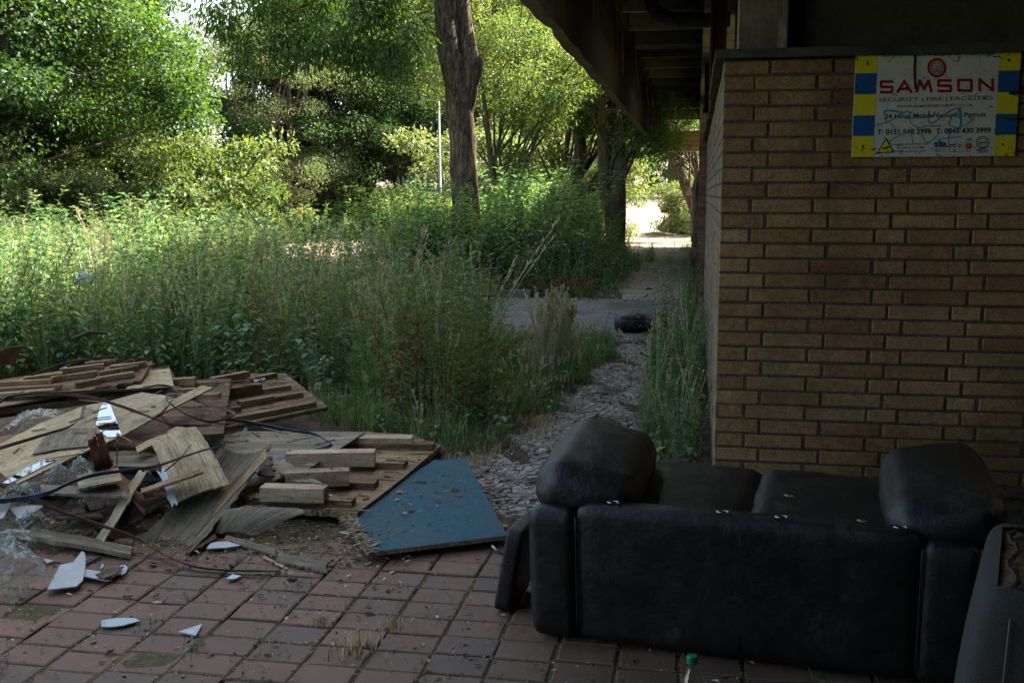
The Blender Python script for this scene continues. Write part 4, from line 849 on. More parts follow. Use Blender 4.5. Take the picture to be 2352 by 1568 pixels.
# N and others dark veneers
patch('veneer_sheet', 'dark curved veneer sheet under the warped board', 'veneer', [(350, 1170, .03), (820, 1010, .12), (1160, 968, .13), (760, 1175, .03)], .005, 'ply_dark', bulge=.03, curl=.03, rag=.01, group='curved veneer sheets')
patch('veneer_sheet', 'curled pinkish veneer sheet in front of the battened board', 'veneer', [(1340, 1190, .02), (1430, 1030, .10), (1950, 1045, .12), (1640, 1190, .015)], .005, 'ply_grey', bulge=.015, curl=.02, rag=.006, group='curved veneer sheets')
board('grey_board', 'small grey board piece lying between the mirror pieces and the tilted offcut', 'board', [(720, 748), (1010, 757), (1030, 700), (1000, 682), (730, 685)], .24, 0, .05, .008, 'ply_grey', rag=(1,), ra=.01)
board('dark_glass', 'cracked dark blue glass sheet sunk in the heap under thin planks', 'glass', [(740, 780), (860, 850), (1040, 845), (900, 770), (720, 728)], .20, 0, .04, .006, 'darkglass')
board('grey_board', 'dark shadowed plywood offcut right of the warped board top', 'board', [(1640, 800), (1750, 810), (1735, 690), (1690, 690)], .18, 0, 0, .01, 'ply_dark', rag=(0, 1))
board('wood_scrap', 'narrow grey splintered scrap on the big grey plywood sheet', 'scrap', [(1780, 790), (1900, 850), (2060, 862), (2010, 830), (1900, 770), (1820, 765)], .16, 0, 0, .01, 'ply_grey', rag=(1, 3))
# planks
def plank(label, a, b, z0, z1, wpx, mat, sheetf=A, th=.012, group='thin planks on the heap', rag=.006):
    a = np.array(a, float); b = np.array(b, float); d = (b - a) / np.linalg.norm(b - a); n_ = np.array([-d[1], d[0]]) * wpx / 2
    P = [(*(a + n_), z0), (*(b + n_), z1), (*(b - n_), z1), (*(a - n_), z0)]
    return patch('thin_plank', label, 'plank', P, th, mat, rag=rag, nu=16, nv=3, sheetf=sheetf, group=group)
plank('flat grey plank lying level across the left of the heap', (265, 895), (812, 912), .22, .20, 50, 'ply_grey')
plank('upright leaning lichen stained plank with its foot on the paving', (640, 1220), (905, 790), .04, .26, 46, 'ply_pale')
plank('thin brown lath crossing the tilted plywood offcut', (905, 905), (1275, 780), .21, .27, 24, 'osb')
plank('reddish broad plank pointing down to the veneer sheet', (700, 770), (930, 1010), .26, .12, 62, 'wood_red')
plank('reddish short plank behind the broad reddish one', (500, 850), (760, 800), .24, .26, 80, 'ply_pale')
plank('long grey plank along the front left of the heap', (-60, 1118), (835, 1285), .08, .03, 52, 'ply_grey', th=.02)
plank('grey plank pointing right in front of the curled veneer', (1440, 1203), (1750, 1292), .02, .02, 30, 'ply_grey')
plank('short wide grey plank lying loose on the paving', (1790, 1330), (2060, 1385), .02, .02, 52, 'ply_grey')
plank('thin pale lath stub beneath the curled veneer', (690, 965), (850, 920), .14, .17, 26, 'batten_fresh')
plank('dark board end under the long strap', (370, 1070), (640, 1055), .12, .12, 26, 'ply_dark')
plank('diagonal brown lath behind the tilted offcut', (880, 640), (1160, 500), .30, .34, 34, 'batten_fresh')
plank('leaning thin brown slat left of the mirror shard', (410, 740), (640, 1190), .26, .03, 22, 'wood_brown')
plank('red brown slat at the far left edge', (0, 590), (240, 545), .30, .32, 52, 'wood_brown')
plank('narrow pale slat under the reddish plank', (555, 770), (640, 875), .24, .20, 20, 'ply_pale')
plank('old plank end half buried at the left edge', (-50, 940), (60, 880), .2, .24, 50, 'board_old')
plank('splinter of wood on the paving below the curled veneer', (1690, 1330), (1820, 1395), .01, .01, 9, 'batten_fresh', th=.004)
plank('dark rotten strip beneath the warped board foot', (1205, 1280), (1360, 1200), .02, .03, 36, 'ply_dark')
plank('mossy strip near the foot of the leaning plank', (690, 1215), (840, 1235), .02, .02, 28, 'board_old')
# filler mass of broken boards deep in the heap
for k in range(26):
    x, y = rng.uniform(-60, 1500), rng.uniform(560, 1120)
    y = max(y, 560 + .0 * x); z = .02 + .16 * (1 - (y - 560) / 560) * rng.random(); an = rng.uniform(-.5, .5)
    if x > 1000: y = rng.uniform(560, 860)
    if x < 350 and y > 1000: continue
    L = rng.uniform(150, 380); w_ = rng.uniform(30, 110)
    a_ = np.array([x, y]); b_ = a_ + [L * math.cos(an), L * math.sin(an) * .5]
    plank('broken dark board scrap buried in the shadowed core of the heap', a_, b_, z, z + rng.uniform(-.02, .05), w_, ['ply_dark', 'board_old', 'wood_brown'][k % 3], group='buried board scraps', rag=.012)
# bits of white laminate and mirror on the floor
def chip(name, label, cat, pts, mat, z=.012, th=.005, sheetf=A, group=None): return board(name, label, cat, pts, z, 0, 0, th, mat, sheetf, group=group)
chip('laminate_shard', 'largest white laminate piece with a jagged tall tip on the paving', 'laminate', [(300, 1538), (385, 1378), (468, 1362), (520, 1292), (540, 1300), (548, 1345), (540, 1420), (528, 1478), (490, 1515)], 'white_lam', .03, group='white laminate pieces on the paving')
chip('laminate_shard', 'white laminate piece tucked behind the largest one', 'laminate', [(526, 1450), (540, 1405), (640, 1422), (690, 1468), (688, 1480)], 'white_lam', .02, group='white laminate pieces on the paving')
chip('laminate_shard', 'crescent of white laminate behind the dark veneer scrap', 'laminate', [(758, 1432), (770, 1382), (800, 1380), (815, 1400), (800, 1430), (780, 1440)], 'white_lam', .02, group='white laminate pieces on the paving')
chip('veneer_scrap', 'small dark veneer scrap curled on white laminate', 'veneer', [(608, 1440), (700, 1400), (790, 1388), (740, 1435), (660, 1468)], 'ply_dark', .035)
chip('laminate_shard', 'white laminate sliver under the curled veneer sheet', 'laminate', [(1318, 1275), (1345, 1235), (1450, 1228), (1535, 1255), (1450, 1268)], 'white_lam', .02, group='white laminate pieces on the paving')
chip('laminate_shard', 'tiny white crescent below the crossing plank', 'laminate', [(640, 1395), (655, 1365), (663, 1385), (650, 1402)], 'white_lam', group='white laminate pieces on the paving')
chip('laminate_shard', 'small white leaf shaped chip left of the largest piece', 'laminate', [(278, 1338), (345, 1352), (300, 1368)], 'white_lam', group='white laminate pieces on the paving')
chip('laminate_shard', 'white laminate sheet half buried in film at the left', 'laminate', [(60, 1015), (180, 1000), (288, 998), (210, 1055), (150, 1085), (110, 1070)], 'white_lam', .13, group='white laminate pieces on the paving')
chip('laminate_shard', 'white laminate corner cut by the left edge of the picture', 'laminate', [(-40, 1010), (75, 980), (20, 1080), (-40, 1090)], 'white_lam', .14, group='white laminate pieces on the paving')
chip('blue_strip', 'short bright blue plastic strip beside the largest white piece', 'strip', [(550, 1360), (640, 1315), (648, 1322), (556, 1368)], 'bluestrap', .015)
Cc = lambda p: (p[0] * .28, 1176 + p[1] * .28)
chip('mirror_shard', 'long grey mirror shard flat on the paving', 'mirror', [(833, 935), (832, 885), (960, 862), (1100, 865), (1158, 885), (1010, 925), (905, 938)], 'mirror_dusty', .012, sheetf=Cc, group='broken mirror pieces')
chip('laminate_shard', 'white triangular chip alone on the near paving', 'laminate', [(1465, 975), (1660, 912), (1608, 1006)], 'white_lam', .012, sheetf=Cc, group='white laminate pieces on the paving')
chip('mirror_shard', 'small triangular glass chip right of the strap end', 'mirror', [(1850, 545), (1910, 505), (1980, 520), (1920, 545)], 'mirror_dusty', .012, sheetf=Cc, group='broken mirror pieces')
chip('glass_chip', 'pale green glass fragment on the paving near the loose grey plank', 'glass', [(335, 550), (370, 508), (425, 545)], 'darkglass', .012, sheetf=lambda p: (564.5 + p[0] * .28, 1176 + p[1] * .28))
# cardboard in the weeds at far left
patch('cardboard_sheet', 'bent brown cardboard flap poking from the weeds at the left edge', 'cardboard', [(-90, 120, .42), (60, -10, .6), (175, -20, .62), (95, 95, .45)], .006, 'wood_brown', bulge=.03, rag=.004)

# straps
def strap(label, pts, wd=.016, mat='iron', group='loose metal straps over the heap', k=8, sheetf=A):
    P = smooth_curve([G(*sheetf(p[:2]), p[2]) for p in pts], k); T = unit(np.gradient(P, axis=0)); up = np.array([0, 0, 1.]); s = unit(np.cross(T, up)); n_ = np.cross(s, T)
    al = np.linspace(.2, 1.1, len(P))[:, None]; a = n_ * np.cos(al) + s * np.sin(al); b = np.cross(T, a); V = []
    for i in range(len(P)):
        for su, sv in ((1, 1), (-1, 1), (-1, -1), (1, -1)): V.append(P[i] + a[i] * wd / 2 * su + b[i] * .0014 * sv)
    n = len(P); i = np.arange(n - 1)[:, None] * 4; j = np.arange(4)[None]; F = np.stack([i + j, i + (j + 1) % 4, i + 4 + (j + 1) % 4, i + 4 + j], -1).reshape(-1, 4)
    mb = MB(); mb.add(np.array(V), [F, np.arange(4), np.arange(4)[::-1] + (n - 1) * 4]); return tag(mb.build('metal_strap', M[mat]), label, 'strap', group)
strap('long rusty strap curving from the heap onto the open paving', [(-60, 840, .26), (0, 870, .24), (200, 950, .2), (370, 1035, .14), (620, 1120, .10), (880, 1212, .06), (1000, 1290, .03), (1200, 1380, .02), (1400, 1412, .015), (1600, 1418, .015), (1790, 1422, .012)], .026)
strap('dark blue banded strap running across the heap centre', [(-40, 975, .24), (110, 962, .24), (300, 925, .27), (440, 860, .29), (600, 808, .30), (800, 778, .31), (1000, 750, .32), (1160, 695, .34), (1300, 650, .36), (1438, 612, .38)], .022, 'bluestrap')
strap('strap bowing over the pale plywood sheet at the left', [(-30, 645, .34), (120, 600, .38), (300, 545, .40), (440, 500, .41), (515, 440, .42), (532, 372, .40), (560, 350, .40)], .018)
strap('strap arching along the stacked boards to the centre', [(0, 345, .46), (60, 310, .47), (240, 285, .49), (420, 282, .50), (640, 268, .50), (870, 262, .50), (1000, 235, .50), (1090, 245, .48), (1135, 278, .46)], .016)
strap('long loose strap falling across the plywood to the board pile', [(400, 285, .48), (600, 318, .47), (760, 365, .44), (900, 415, .40), (1000, 455, .38), (1120, 488, .36), (1250, 493, .34), (1350, 490, .34)], .022)
strap('looped strap end beside the narrow battened board', [(1110, 308, .42), (1080, 360, .40), (1000, 430, .38), (900, 460, .35), (830, 530, .34)], .01)
strap('strap loop crossing the narrow battened board', [(1060, 298, .44), (1065, 330, .43), (1110, 370, .42), (1200, 425, .40), (1330, 468, .37), (1420, 455, .36), (1492, 428, .36), (1480, 405, .36), (1380, 370, .38), (1240, 325, .40), (1120, 290, .42), (1062, 296, .44)], .018)
strap('short hooked strap inside the larger loop', [(1240, 330, .40), (1320, 362, .40), (1360, 400, .39), (1385, 445, .38)], .012)
strap('blue grey strap kinked over the big grey sheet', [(1440, 452, .34), (1560, 468, .31), (1700, 492, .28), (1850, 522, .25), (2000, 545, .22), (2070, 580, .2), (2112, 618, .18), (2000, 652, .17), (1850, 680, .16), (1740, 695, .16)], .02, 'bluestrap')
strap('thin wire standing among the left planks', [(745, 780, .2), (750, 600, .36), (775, 560, .36)], .008)
strap('thin rod leaning on the tilted plywood offcut', [(1050, 785, .26), (1150, 700, .32), (1222, 610, .38)], .007)
strap('curved strap over the top of the far left boards', [(200, 170, .50), (400, 100, .52), (600, 62, .56), (800, 55, .57), (900, 66, .54), (965, 82, .48)], .014)

# polythene film
def film(label, c, wr=.05, nu=40, nv=26, seed=0, bulge=.05, mat='film'):
    wr *= .6
    C4 = [G(*A(q[:2]), q[2]) for q in c]; u, v = np.meshgrid(np.linspace(0, 1, nu), np.linspace(0, 1, nv), indexing='ij'); u, v = u.ravel()[:, None], v.ravel()[:, None]
    P = (1 - u) * (1 - v) * C4[0] + u * (1 - v) * C4[1] + u * v * C4[2] + (1 - u) * v * C4[3]
    uv = np.c_[u, v]; P[:, 2] += (np.abs(vnoise(uv * [.5, 2.2], 6, seed)) * wr * .9 + np.abs(vnoise(uv * [.8, 2.5], 14, seed + 1)) * wr * .35 + bulge * (16 * u * (1 - u) * v * (1 - v)).ravel())
    P[:, 0] += vnoise(uv, 6, seed + 2) * wr * .5; P[:, 1] += vnoise(uv, 6, seed + 3) * wr * .5; P[:, 2] = np.maximum(P[:, 2], .004)
    i = (np.arange(nu - 1)[:, None] * nv + np.arange(nv - 1)[None]).ravel(); mb = MB(); mb.add(P, np.stack([i, i + nv, i + nv + 1, i + 1], 1))
    return tag(mb.build('plastic_film', M[mat], smooth=True), label, 'plastic film', 'crumpled clear plastic in the heap')
film('large crumpled clear plastic sheet on the paving at the lower left corner', [(-200, 1240, .20), (240, 1400, .14), (345, 1480, .02), (-100, 1600, .01)], .05, 60, 44, 3, .12, 'film2')
film('clear plastic draped below the long front plank', [(-100, 1200, .12), (190, 1230, .12), (235, 1250, .05), (60, 1330, .06)], .05, seed=8)
film('clear plastic trailing over the plank beside white laminate', [(90, 1110, .15), (240, 1080, .17), (355, 1130, .10), (190, 1230, .08)], .05, seed=12)
film('clear plastic bunched under the upper battened board', [(20, 540, .3), (180, 420, .33), (430, 410, .34), (250, 530, .28)], .06, seed=15)
film('clear plastic tuft beside the leaning brown slat', [(440, 850, .22), (470, 730, .30), (560, 740, .30), (600, 850, .22)], .05, seed=19)
film('small clear plastic knot on the dark veneer', [(440, 980, .16), (500, 940, .18), (660, 960, .16), (580, 1040, .12)], .04, seed=23)
film('clear plastic heaped at the left edge below the dark strap', [(-80, 1000, .18), (130, 920, .22), (300, 940, .2), (180, 1010, .15)], .06, seed=27)
film('upright clear plastic sliver on the big grey sheet', [(1515, 600, .18), (1550, 520, .30), (1580, 500, .32), (1560, 590, .18)], .012, 14, 8, 31, 0)
film('plastic scrap among planks in the heap middle', [(280, 860, .22), (330, 790, .26), (470, 790, .26), (430, 880, .2)], .05, seed=35)

# splinters and grit that have settled on the heap
dg_ = bpy.context.evaluated_depsgraph_get(); mb = MB(); mb2 = MB(); mb3 = MB()
for k in range(1500):
    x, y = rng.uniform(-5.2, -1.0), rng.uniform(4.7, 8.0)
    hit, loc, nrm, idx, ob, mx_ = scn.ray_cast(dg_, (x, y, 2.5), (0, 0, -1))
    if not hit or loc.z < .03 or nrm.z < .3 or ob.name.startswith(('blue', 'plastic', 'metal', 'concrete', 'slab', 'wall', 'roof')): continue
    p = np.array(loc[:]) + [0, 0, .004]; an = rng.uniform(0, 6.28) if k % 3 else rng.normal(.2, .3); d_ = np.array([math.cos(an), math.sin(an), 0.]); d_ = unit(d_ - np.array(nrm[:]) * (d_ @ np.array(nrm[:]))); s_ = unit(np.cross(d_, nrm[:]))
    if k % 4 == 0:
        L = rng.gamma(2, .05) + .02; W_ = rng.uniform(.002, .008); V = np.array([p - s_ * W_, p + s_ * W_ * .6, p + d_ * L + s_ * W_ * .3, p + d_ * L * .93 - s_ * W_]); N_ = np.array(nrm[:]) * .004
        gc_ = np.array([[0, 0, 0], [0, W_ * 2, 0], [L, W_ * 2, 0], [L, 0, 0]] * 2) + rng.uniform(-9, 9); mb.add(np.vstack([V + N_, V]), [np.array([[0, 1, 2, 3], [0, 4, 5, 1], [1, 5, 6, 2], [2, 6, 7, 3], [3, 7, 4, 0]])], rng.random(), gc_)
    else:
        L = rng.gamma(2, .007) + .004; leafs(mb2, p[None], d_[None], np.array([nrm[:]]), L, L * rng.uniform(.3, .8), rng.random(), M['litter'], .05)
tag(mb.build('wood_splinters', M['batten'], origin=False), 'loose splinters scattered over the boards of the heap', 'splinters', kind='stuff')
tag(mb2.build('heap_grit', M['litter'], origin=False), 'bark crumbs and dry leaf bits lying on the boards of the heap', 'litter', kind='stuff')

# ------------------------------------------------------------------ floor litter
def flakes(name, label, n, posf, size, matn, cat, zlo=0.003, zhi=.012):
    P = posf(n); n = len(P); a = rng.uniform(0, 6.28, n); d = np.stack([np.cos(a), np.sin(a), rng.normal(0, .15, n)], 1); up = np.stack([rng.normal(0, .3, n), rng.normal(0, .3, n), np.ones(n)], 1)
    p = np.c_[P, rng.uniform(zlo, zhi, n)]; L = rng.gamma(2.0, size / 2, n) + .004; mb = MB(); leafs(mb, p, d, up, L, L * rng.uniform(.2, .6, n), rng.random(n), M[matn], .1)
    return tag(mb.build(name, M[matn], origin=False), label, cat, kind='stuff')
def pos_front(n):
    X = rng.uniform(-3.6, .6, n * 6); Y = rng.uniform(2.6, 5.1, n * 6); k = .10 + 1.0 * np.exp(-((Y - 4.55) ** 2) / .12) * (X < -1.2) + .12 * (np.abs(vnoise(np.c_[X, Y], 2.5, 77)) > .45)
    s = rng.random(n * 6) < k; return np.c_[X, Y][s][:n]
flakes('leaf_litter', 'dry wood flakes and leaf litter scattered over the red paving', 9000, pos_front, .013, 'litter', 'litter', .003, .018)
flakes('slab_litter', 'dead leaves and grit lying over the concrete slab', 2600, lambda n: np.c_[rng.uniform(-4, .1, n), np.where(rng.random(n) < .5, 11.6 + rng.exponential(.25, n), np.where(rng.random(n) < .5, 16.3 - rng.exponential(.3, n), rng.uniform(11.7, 16.2, n)))], .03, 'litter', 'litter', .003, .015)
flakes('board_litter', 'bark flakes and white specks lying on the blue board', 110, BLUE_LITTER, .02, 'litter', 'litter', .057, .062)
def pos_joint(n):
    i = rng.integers(-20, 10, n); j = rng.integers(-14, 5, n); h = rng.random(n) < .6
    X = -.87 + i * PW - .005 + rng.normal(0, .006, n); Y = 4.4 + j * PD - .006 + rng.normal(0, .006, n)
    X = np.where(h, X + rng.uniform(0, PW, n), X); Y = np.where(h, Y, Y + rng.uniform(0, PD, n)); k = vnoise(np.c_[X, Y], 1.8, 5) > -.25; return np.c_[X, Y][k]
flakes('joint_moss', 'moss and grit growing along the paving joints', 9000, pos_joint, .007, 'litter', 'moss', .0, .006)
def pos_path(n):
    Y = 4.9 + 6.6 * rng.random(n) ** 1.3; L = path_left(Y); X = L - .35 + (0.1 - L + .35) * rng.random(n); return np.c_[X, Y]
flakes('path_litter', 'pale chips and dead leaves strewn over the cobbled path', 5200, pos_path, .013, 'litter', 'litter', -.01, .006)
n = 500; P = pos_path(n); mb = MB(); P = np.c_[P, rng.uniform(-.005, .008, n)]; a = rng.uniform(0, 6.28, n)
leafs(mb, P, np.stack([np.cos(a), np.sin(a), 0 * a], 1), np.tile([0, 0, 1.], (n, 1)), rng.gamma(1.6, .012, n) + .008, .008, .5, M['white_lam'])
tag(mb.build('white_chips', M['white_lam'], origin=False), 'tiny white plastic and stone chips over the path', 'chips', kind='stuff')

# ------------------------------------------------------------------ plant prototypes
def stem(mb, h, r_=.004, bend=.1, mat='stemg', n=6, a=None):
    bend *= min(1, h * 1.3); r_ = min(r_, .012 * h + .0004)
    a = rng.uniform(0, 6.28) if a is None else a; t = np.linspace(0, 1, n); P = np.stack([np.cos(a) * bend * t ** 2, np.sin(a) * bend * t ** 2, h * t], 1); tube(mb, P, r_ * (1 - .6 * t), 3, rng.random(), M[mat], cap=False); return P
def at_t(P, t): i = np.clip(t, 0, .999) * (len(P) - 1); k = i.astype(int); f = (i - k)[:, None]; return P[k] * (1 - f) + P[k + 1] * f
def p_nettle(h=1.0):
    mb = MB(); P = stem(mb, h, .004, .12); k = int(h / .055); t = np.repeat(np.linspace(.12, .99, k), 2); a = np.repeat(np.arange(k) * 1.57, 2) + np.tile([0, 3.14], k) + rng.normal(0, .3, 2 * k)
    L = .125 * (1 - .5 * t) * rng.uniform(.7, 1.25, 2 * k); d = np.stack([np.cos(a), np.sin(a), -.35 + .8 * (t > .85)], 1); leafs(mb, at_t(P, t), d, np.tile([0, 0, 1.], (2 * k, 1)), L, L * .5, rng.random(2 * k), M['nettle']); return mb
def p_herb(h=1.1, mat='herb'):
    mb = MB(); P = stem(mb, h, .0045, .10); k = int(h * 75); t = rng.uniform(.08, 1, k); a = rng.uniform(0, 6.28, k); L = .10 * (1 - .5 * t) * rng.uniform(.7, 1.2, k)
    leafs(mb, at_t(P, t), np.stack([np.cos(a), np.sin(a), .35 + 0 * a], 1), np.tile([0, 0, 1.], (k, 1)), L, L * .21, rng.random(k), M[mat]); return mb
def p_thistle(h=1.1):
    mb = MB(); P = stem(mb, h * .8, .005, .12); k = 44; t = rng.uniform(.1, 1, k); a = rng.uniform(0, 6.28, k); L = .14 * (1 - .5 * t)
    leafs(mb, at_t(P, t), np.stack([np.cos(a), np.sin(a), .3 + 0 * a], 1), np.tile([0, 0, 1.], (k, 1)), L, L * .16, rng.random(k), M['thistle'])
    for q in range(7):
        b = at_t(P, np.array([rng.uniform(.45, 1)]))[0]; an = rng.uniform(0, 6.28); L = rng.uniform(.15, .32); e = b + [math.cos(an) * L * .5, math.sin(an) * L * .5, L]; tube(mb, [b, (b + e) / 2 + [0, 0, -.02], e], .0022, 3, .6, M['stemg'], cap=False)
        m = 10; aa = rng.uniform(0, 6.28, m); leafs(mb, np.tile(e, (m, 1)) - [0, 0, .01], np.stack([np.cos(aa) * .5, np.sin(aa) * .5, np.ones(m)], 1), rng.normal(0, 1, (m, 3)), .028, .012, rng.uniform(.5, 1, m), M['thistle'])
        if q == 0: leafs(mb, np.tile(e, (8, 1)), np.stack([np.cos(aa[:8]), np.sin(aa[:8]), .8 * np.ones(8)], 1), rng.normal(0, 1, (8, 3)), .022, .009, .6, M['purple'])
        m = 8; tt = rng.random(m)[:, None]; aa = rng.uniform(0, 6.28, m); leafs(mb, b + (e - b) * tt, np.stack([np.cos(aa), np.sin(aa), .4 + 0 * aa], 1), np.tile([0, 0, 1.], (m, 1)), .06, .009, rng.random(m), M['thistle'])
    return mb
def p_broad(h=.6, L0=.10):
    mb = MB(); P = stem(mb, h, .004, .10); k = int(h * 26); t = rng.uniform(.25, 1, k); a = rng.uniform(0, 6.28, k); L = L0 * rng.uniform(.6, 1.1, k)
    b = at_t(P, t); out = np.stack([np.cos(a), np.sin(a), .25 + 0 * a], 1) * .05 * min(1, h * 2); leafs(mb, b + out, np.stack([np.cos(a), np.sin(a), -.25 + 0 * a], 1), np.stack([np.cos(a) * .3, np.sin(a) * .3, 1 + 0 * a], 1), L, L * .72, rng.random(k), M['broad'], .08); return mb
def p_grass(h=.7, n=26, mat='grass', seed=True, spread=.07, ns=4, sw=.006):
    mb = MB(); p = np.c_[rng.normal(0, spread * .4, (n, 2)), np.zeros(n)]; a = rng.uniform(0, 6.28, n); ln = np.stack([np.cos(a), np.sin(a)], 1) * rng.uniform(.05, .5, n)[:, None] * h
    blades(mb, p, h * rng.uniform(.5, 1, n), ln, .0055, rng.random(n), M[mat])
    if seed:
        for q in range(ns):
            hh = h * rng.uniform(1.05, 1.45); an = rng.uniform(0, 6.28); t = np.linspace(0, 1, 6); P = np.stack([np.cos(an) * .16 * h * t ** 2, np.sin(an) * .16 * h * t ** 2, hh * t], 1); tube(mb, P, .0013, 3, .7, M['straw'], cap=False)
            m = 16; tt = rng.uniform(.80, 1, m); aa = rng.uniform(0, 6.28, m); leafs(mb, at_t(P, tt), np.stack([np.cos(aa) * .5, np.sin(aa) * .5, np.ones(m)], 1), rng.normal(0, 1, (m, 3)), .03, sw, rng.uniform(.4, 1, m), M['straw'])
    return mb
def p_dock(h=.9):
    mb = MB(); P = stem(mb, h, .005, .06, 'dead'); k = 70; t = rng.uniform(.2, 1, k); a = rng.uniform(0, 6.28, k); r_ = rng.uniform(0, .05, k)
    leafs(mb, at_t(P, t) + np.stack([np.cos(a) * r_, np.sin(a) * r_, 0 * a], 1), np.stack([np.cos(a), np.sin(a), rng.normal(0, .8, k)], 1), rng.normal(0, 1, (k, 3)), rng.uniform(.02, .07, k), .016, rng.random(k), M['dead'])
    m = 14; tt = rng.uniform(.1, .8, m); aa = rng.uniform(0, 6.28, m); leafs(mb, at_t(P, tt), np.stack([np.cos(aa), np.sin(aa), -.3 + 0 * aa], 1), np.tile([0, 0, 1.], (m, 1)), .09, .02, rng.random(m), M['herb']); return mb

def scatter(n, x0, x1, y0, y1, f, seed):
    r_ = np.random.default_rng(seed); X = r_.uniform(x0, x1, n * 3); Y = r_.uniform(y0, y1, n * 3); k = f(X, Y); s = r_.random(n * 3) < k; return np.c_[X, Y][s][:n]
def stuff(name, label, cat, protos, pos, sc, lean=.2, z=-.03):
    mb = MB(); n = len(pos); sc = np.broadcast_to(sc, (n,)); which = rng.integers(0, len(protos), n)
    for q, pr in enumerate(protos):
        s = which == q; m = int(s.sum())
        if not m: continue
        merge_instances(mb, pr, np.c_[pos[s], z + hz(pos[s][:, 1])], rng.uniform(0, 6.28, m), sc[s] if hasattr(sc, '__len__') else np.full(m, sc), rng.normal(0, lean, (m, 2)))
    return tag(mb.build(name, None, origin=False), label, cat, kind='stuff')
# where the rough ground is
def tall_right(Y): return np.interp(Y, [7.0, 7.6, 8.4, 9.5, 10.5, 11.4], [-1.75, -1.55, -1.6, -1.75, -2.1, -2.35])
def heap_back(X): return np.interp(X, [-12, -8, -5.2, -4.2, -3.2, -2.6, -2.0, -1.7], [5.6, 7.2, 8.6, 8.7, 8.2, 7.7, 7.2, 7.1])
def f_tall(X, Y): return ((X < tall_right(Y)) & (Y > heap_back(X)) & (X > -1.15 * Y)).astype(float)
zone = (-12, -1.6, 7.0, 11.4)
p = scatter(1800, -15, -4.4, 11.4, 16.8, lambda X, Y: (X > -1.0 * Y) * (X < -4.4) * np.where((X > -.41 * Y) & (X < -.29 * Y), .45, 1.0), 21); MIDP = p
def hs(pos, lo=.75, hi=1.1): 
    u = np.clip((pos[:, 0] + 9) / 6.5, 0, 1); return rng.uniform(lo, hi, len(pos)) * (1.12 - .14 * u) * (1 + .25 * vnoise(pos, 1.2, 9)) * np.where(rng.random(len(pos)) < .06, 1.25, 1)
net = [p_nettle(1.0), p_nettle(1.15), p_nettle(.85)]; her = [p_herb(1.05), p_herb(1.2), p_herb(.9)]; thi = [p_thistle(1.1), p_thistle(1.0), p_thistle(1.2)]; gra = [p_grass(.7), p_grass(.8), p_grass(.6)]; bro = [p_broad(.55), p_broad(.7), p_broad(.45)]
p = scatter(880, *zone, lambda X, Y: f_tall(X, Y) * np.where(X < -4, 1, .25), 1); stuff('nettle_bed', 'dense bed of green nettles behind the rubble heap', 'nettles', net, p, hs(p, .8, 1.1))
p = scatter(520, *zone, lambda X, Y: f_tall(X, Y) * np.where(X < -4, .55, 1), 2); stuff('willowherb_bed', 'upright narrow leaved weeds between the heap and the slab', 'weeds', her, p, hs(p, .55, .9))
p = scatter(370, *zone, lambda X, Y: f_tall(X, Y) * np.where(X < -3.8, .4, 1), 3); stuff('thistle_bed', 'grey green thistles with faded purple heads in the middle of the weeds', 'thistles', thi, p, hs(p, .6, .95))
p = scatter(400, *zone, lambda X, Y: f_tall(X, Y), 4); stuff('tall_grass', 'tall seeding grass growing through the weeds', 'grass', gra, p, hs(p, .75, 1.15))
p = scatter(260, -8, -2.6, 7.3, 9.6, lambda X, Y: ((Y > heap_back(X) - .05) & (Y < heap_back(X) + 1.0)).astype(float), 5); stuff('broad_leaf_weeds', 'broad leaved weeds crowding the back edge of the heap', 'weeds', bro, p, rng.uniform(.5, 1.05, len(p)))
stuff('meadow_weeds', 'mixed tall weeds in the middle distance on the left', 'weeds', [net[0], her[0], net[1], thi[0], gra[1], her[1]], MIDP, hs(MIDP, .75, 1.05))
p = scatter(24, *zone, lambda X, Y: f_tall(X, Y), 33); stuff('dead_stalks', 'rusty brown dead stalks standing among the green weeds', 'dead stalks', [p_dock(.9), p_dock(.75)], p, rng.uniform(.8, 1.2, len(p)))
# low grass between the heap and the cobbles
def f_low(X, Y): return ((X < path_left(Y) - .02 + .1 * np.sin(Y * 5)) & (X > np.where(Y < 7.6, -3.1 + (Y - 6.0) * .2, tall_right(Y) - .3)) & (Y > np.interp(X, [-3, -2, -1.6, -1.3], [7.5, 6.75, 6.5, 6.3]))).astype(float)
low = [p_grass(.22, 22, 'grass', False, .16), p_grass(.16, 26, 'grass', False, .2), p_grass(.3, 18, 'grass', False, .12)]
p = scatter(1500, -3.2, -.7, 6.2, 11.6, f_low, 6); p = p[:950]; stuff('low_grass', 'short green grass beside the cobbled path', 'grass', low, p, rng.uniform(.5, 1.15, len(p)), .25)
p = scatter(650, -3.2, -.9, 6.4, 11.6, f_low, 7); stuff('low_weeds', 'small broad leaved weeds in the short grass by the path', 'weeds', [p_broad(.14, .06), p_broad(.2, .07), p_herb(.22), p_grass(.25, 14, 'straw', True, .1, 2)], p, rng.uniform(.5, 1.1, len(p)))
dry = [p_grass(.14, 20, 'straw', False, .2)]
p = scatter(160, -2.6, -.0, 5.6, 8.2, lambda X, Y: ((np.abs(X - path_left(Y) + .05) < .22) | (X > -.42)).astype(float) , 8); stuff('dry_grass_mat', 'flattened dry straw along both sides of the cobbles', 'grass', dry, p, rng.uniform(.5, 1.0, len(p)), .6)
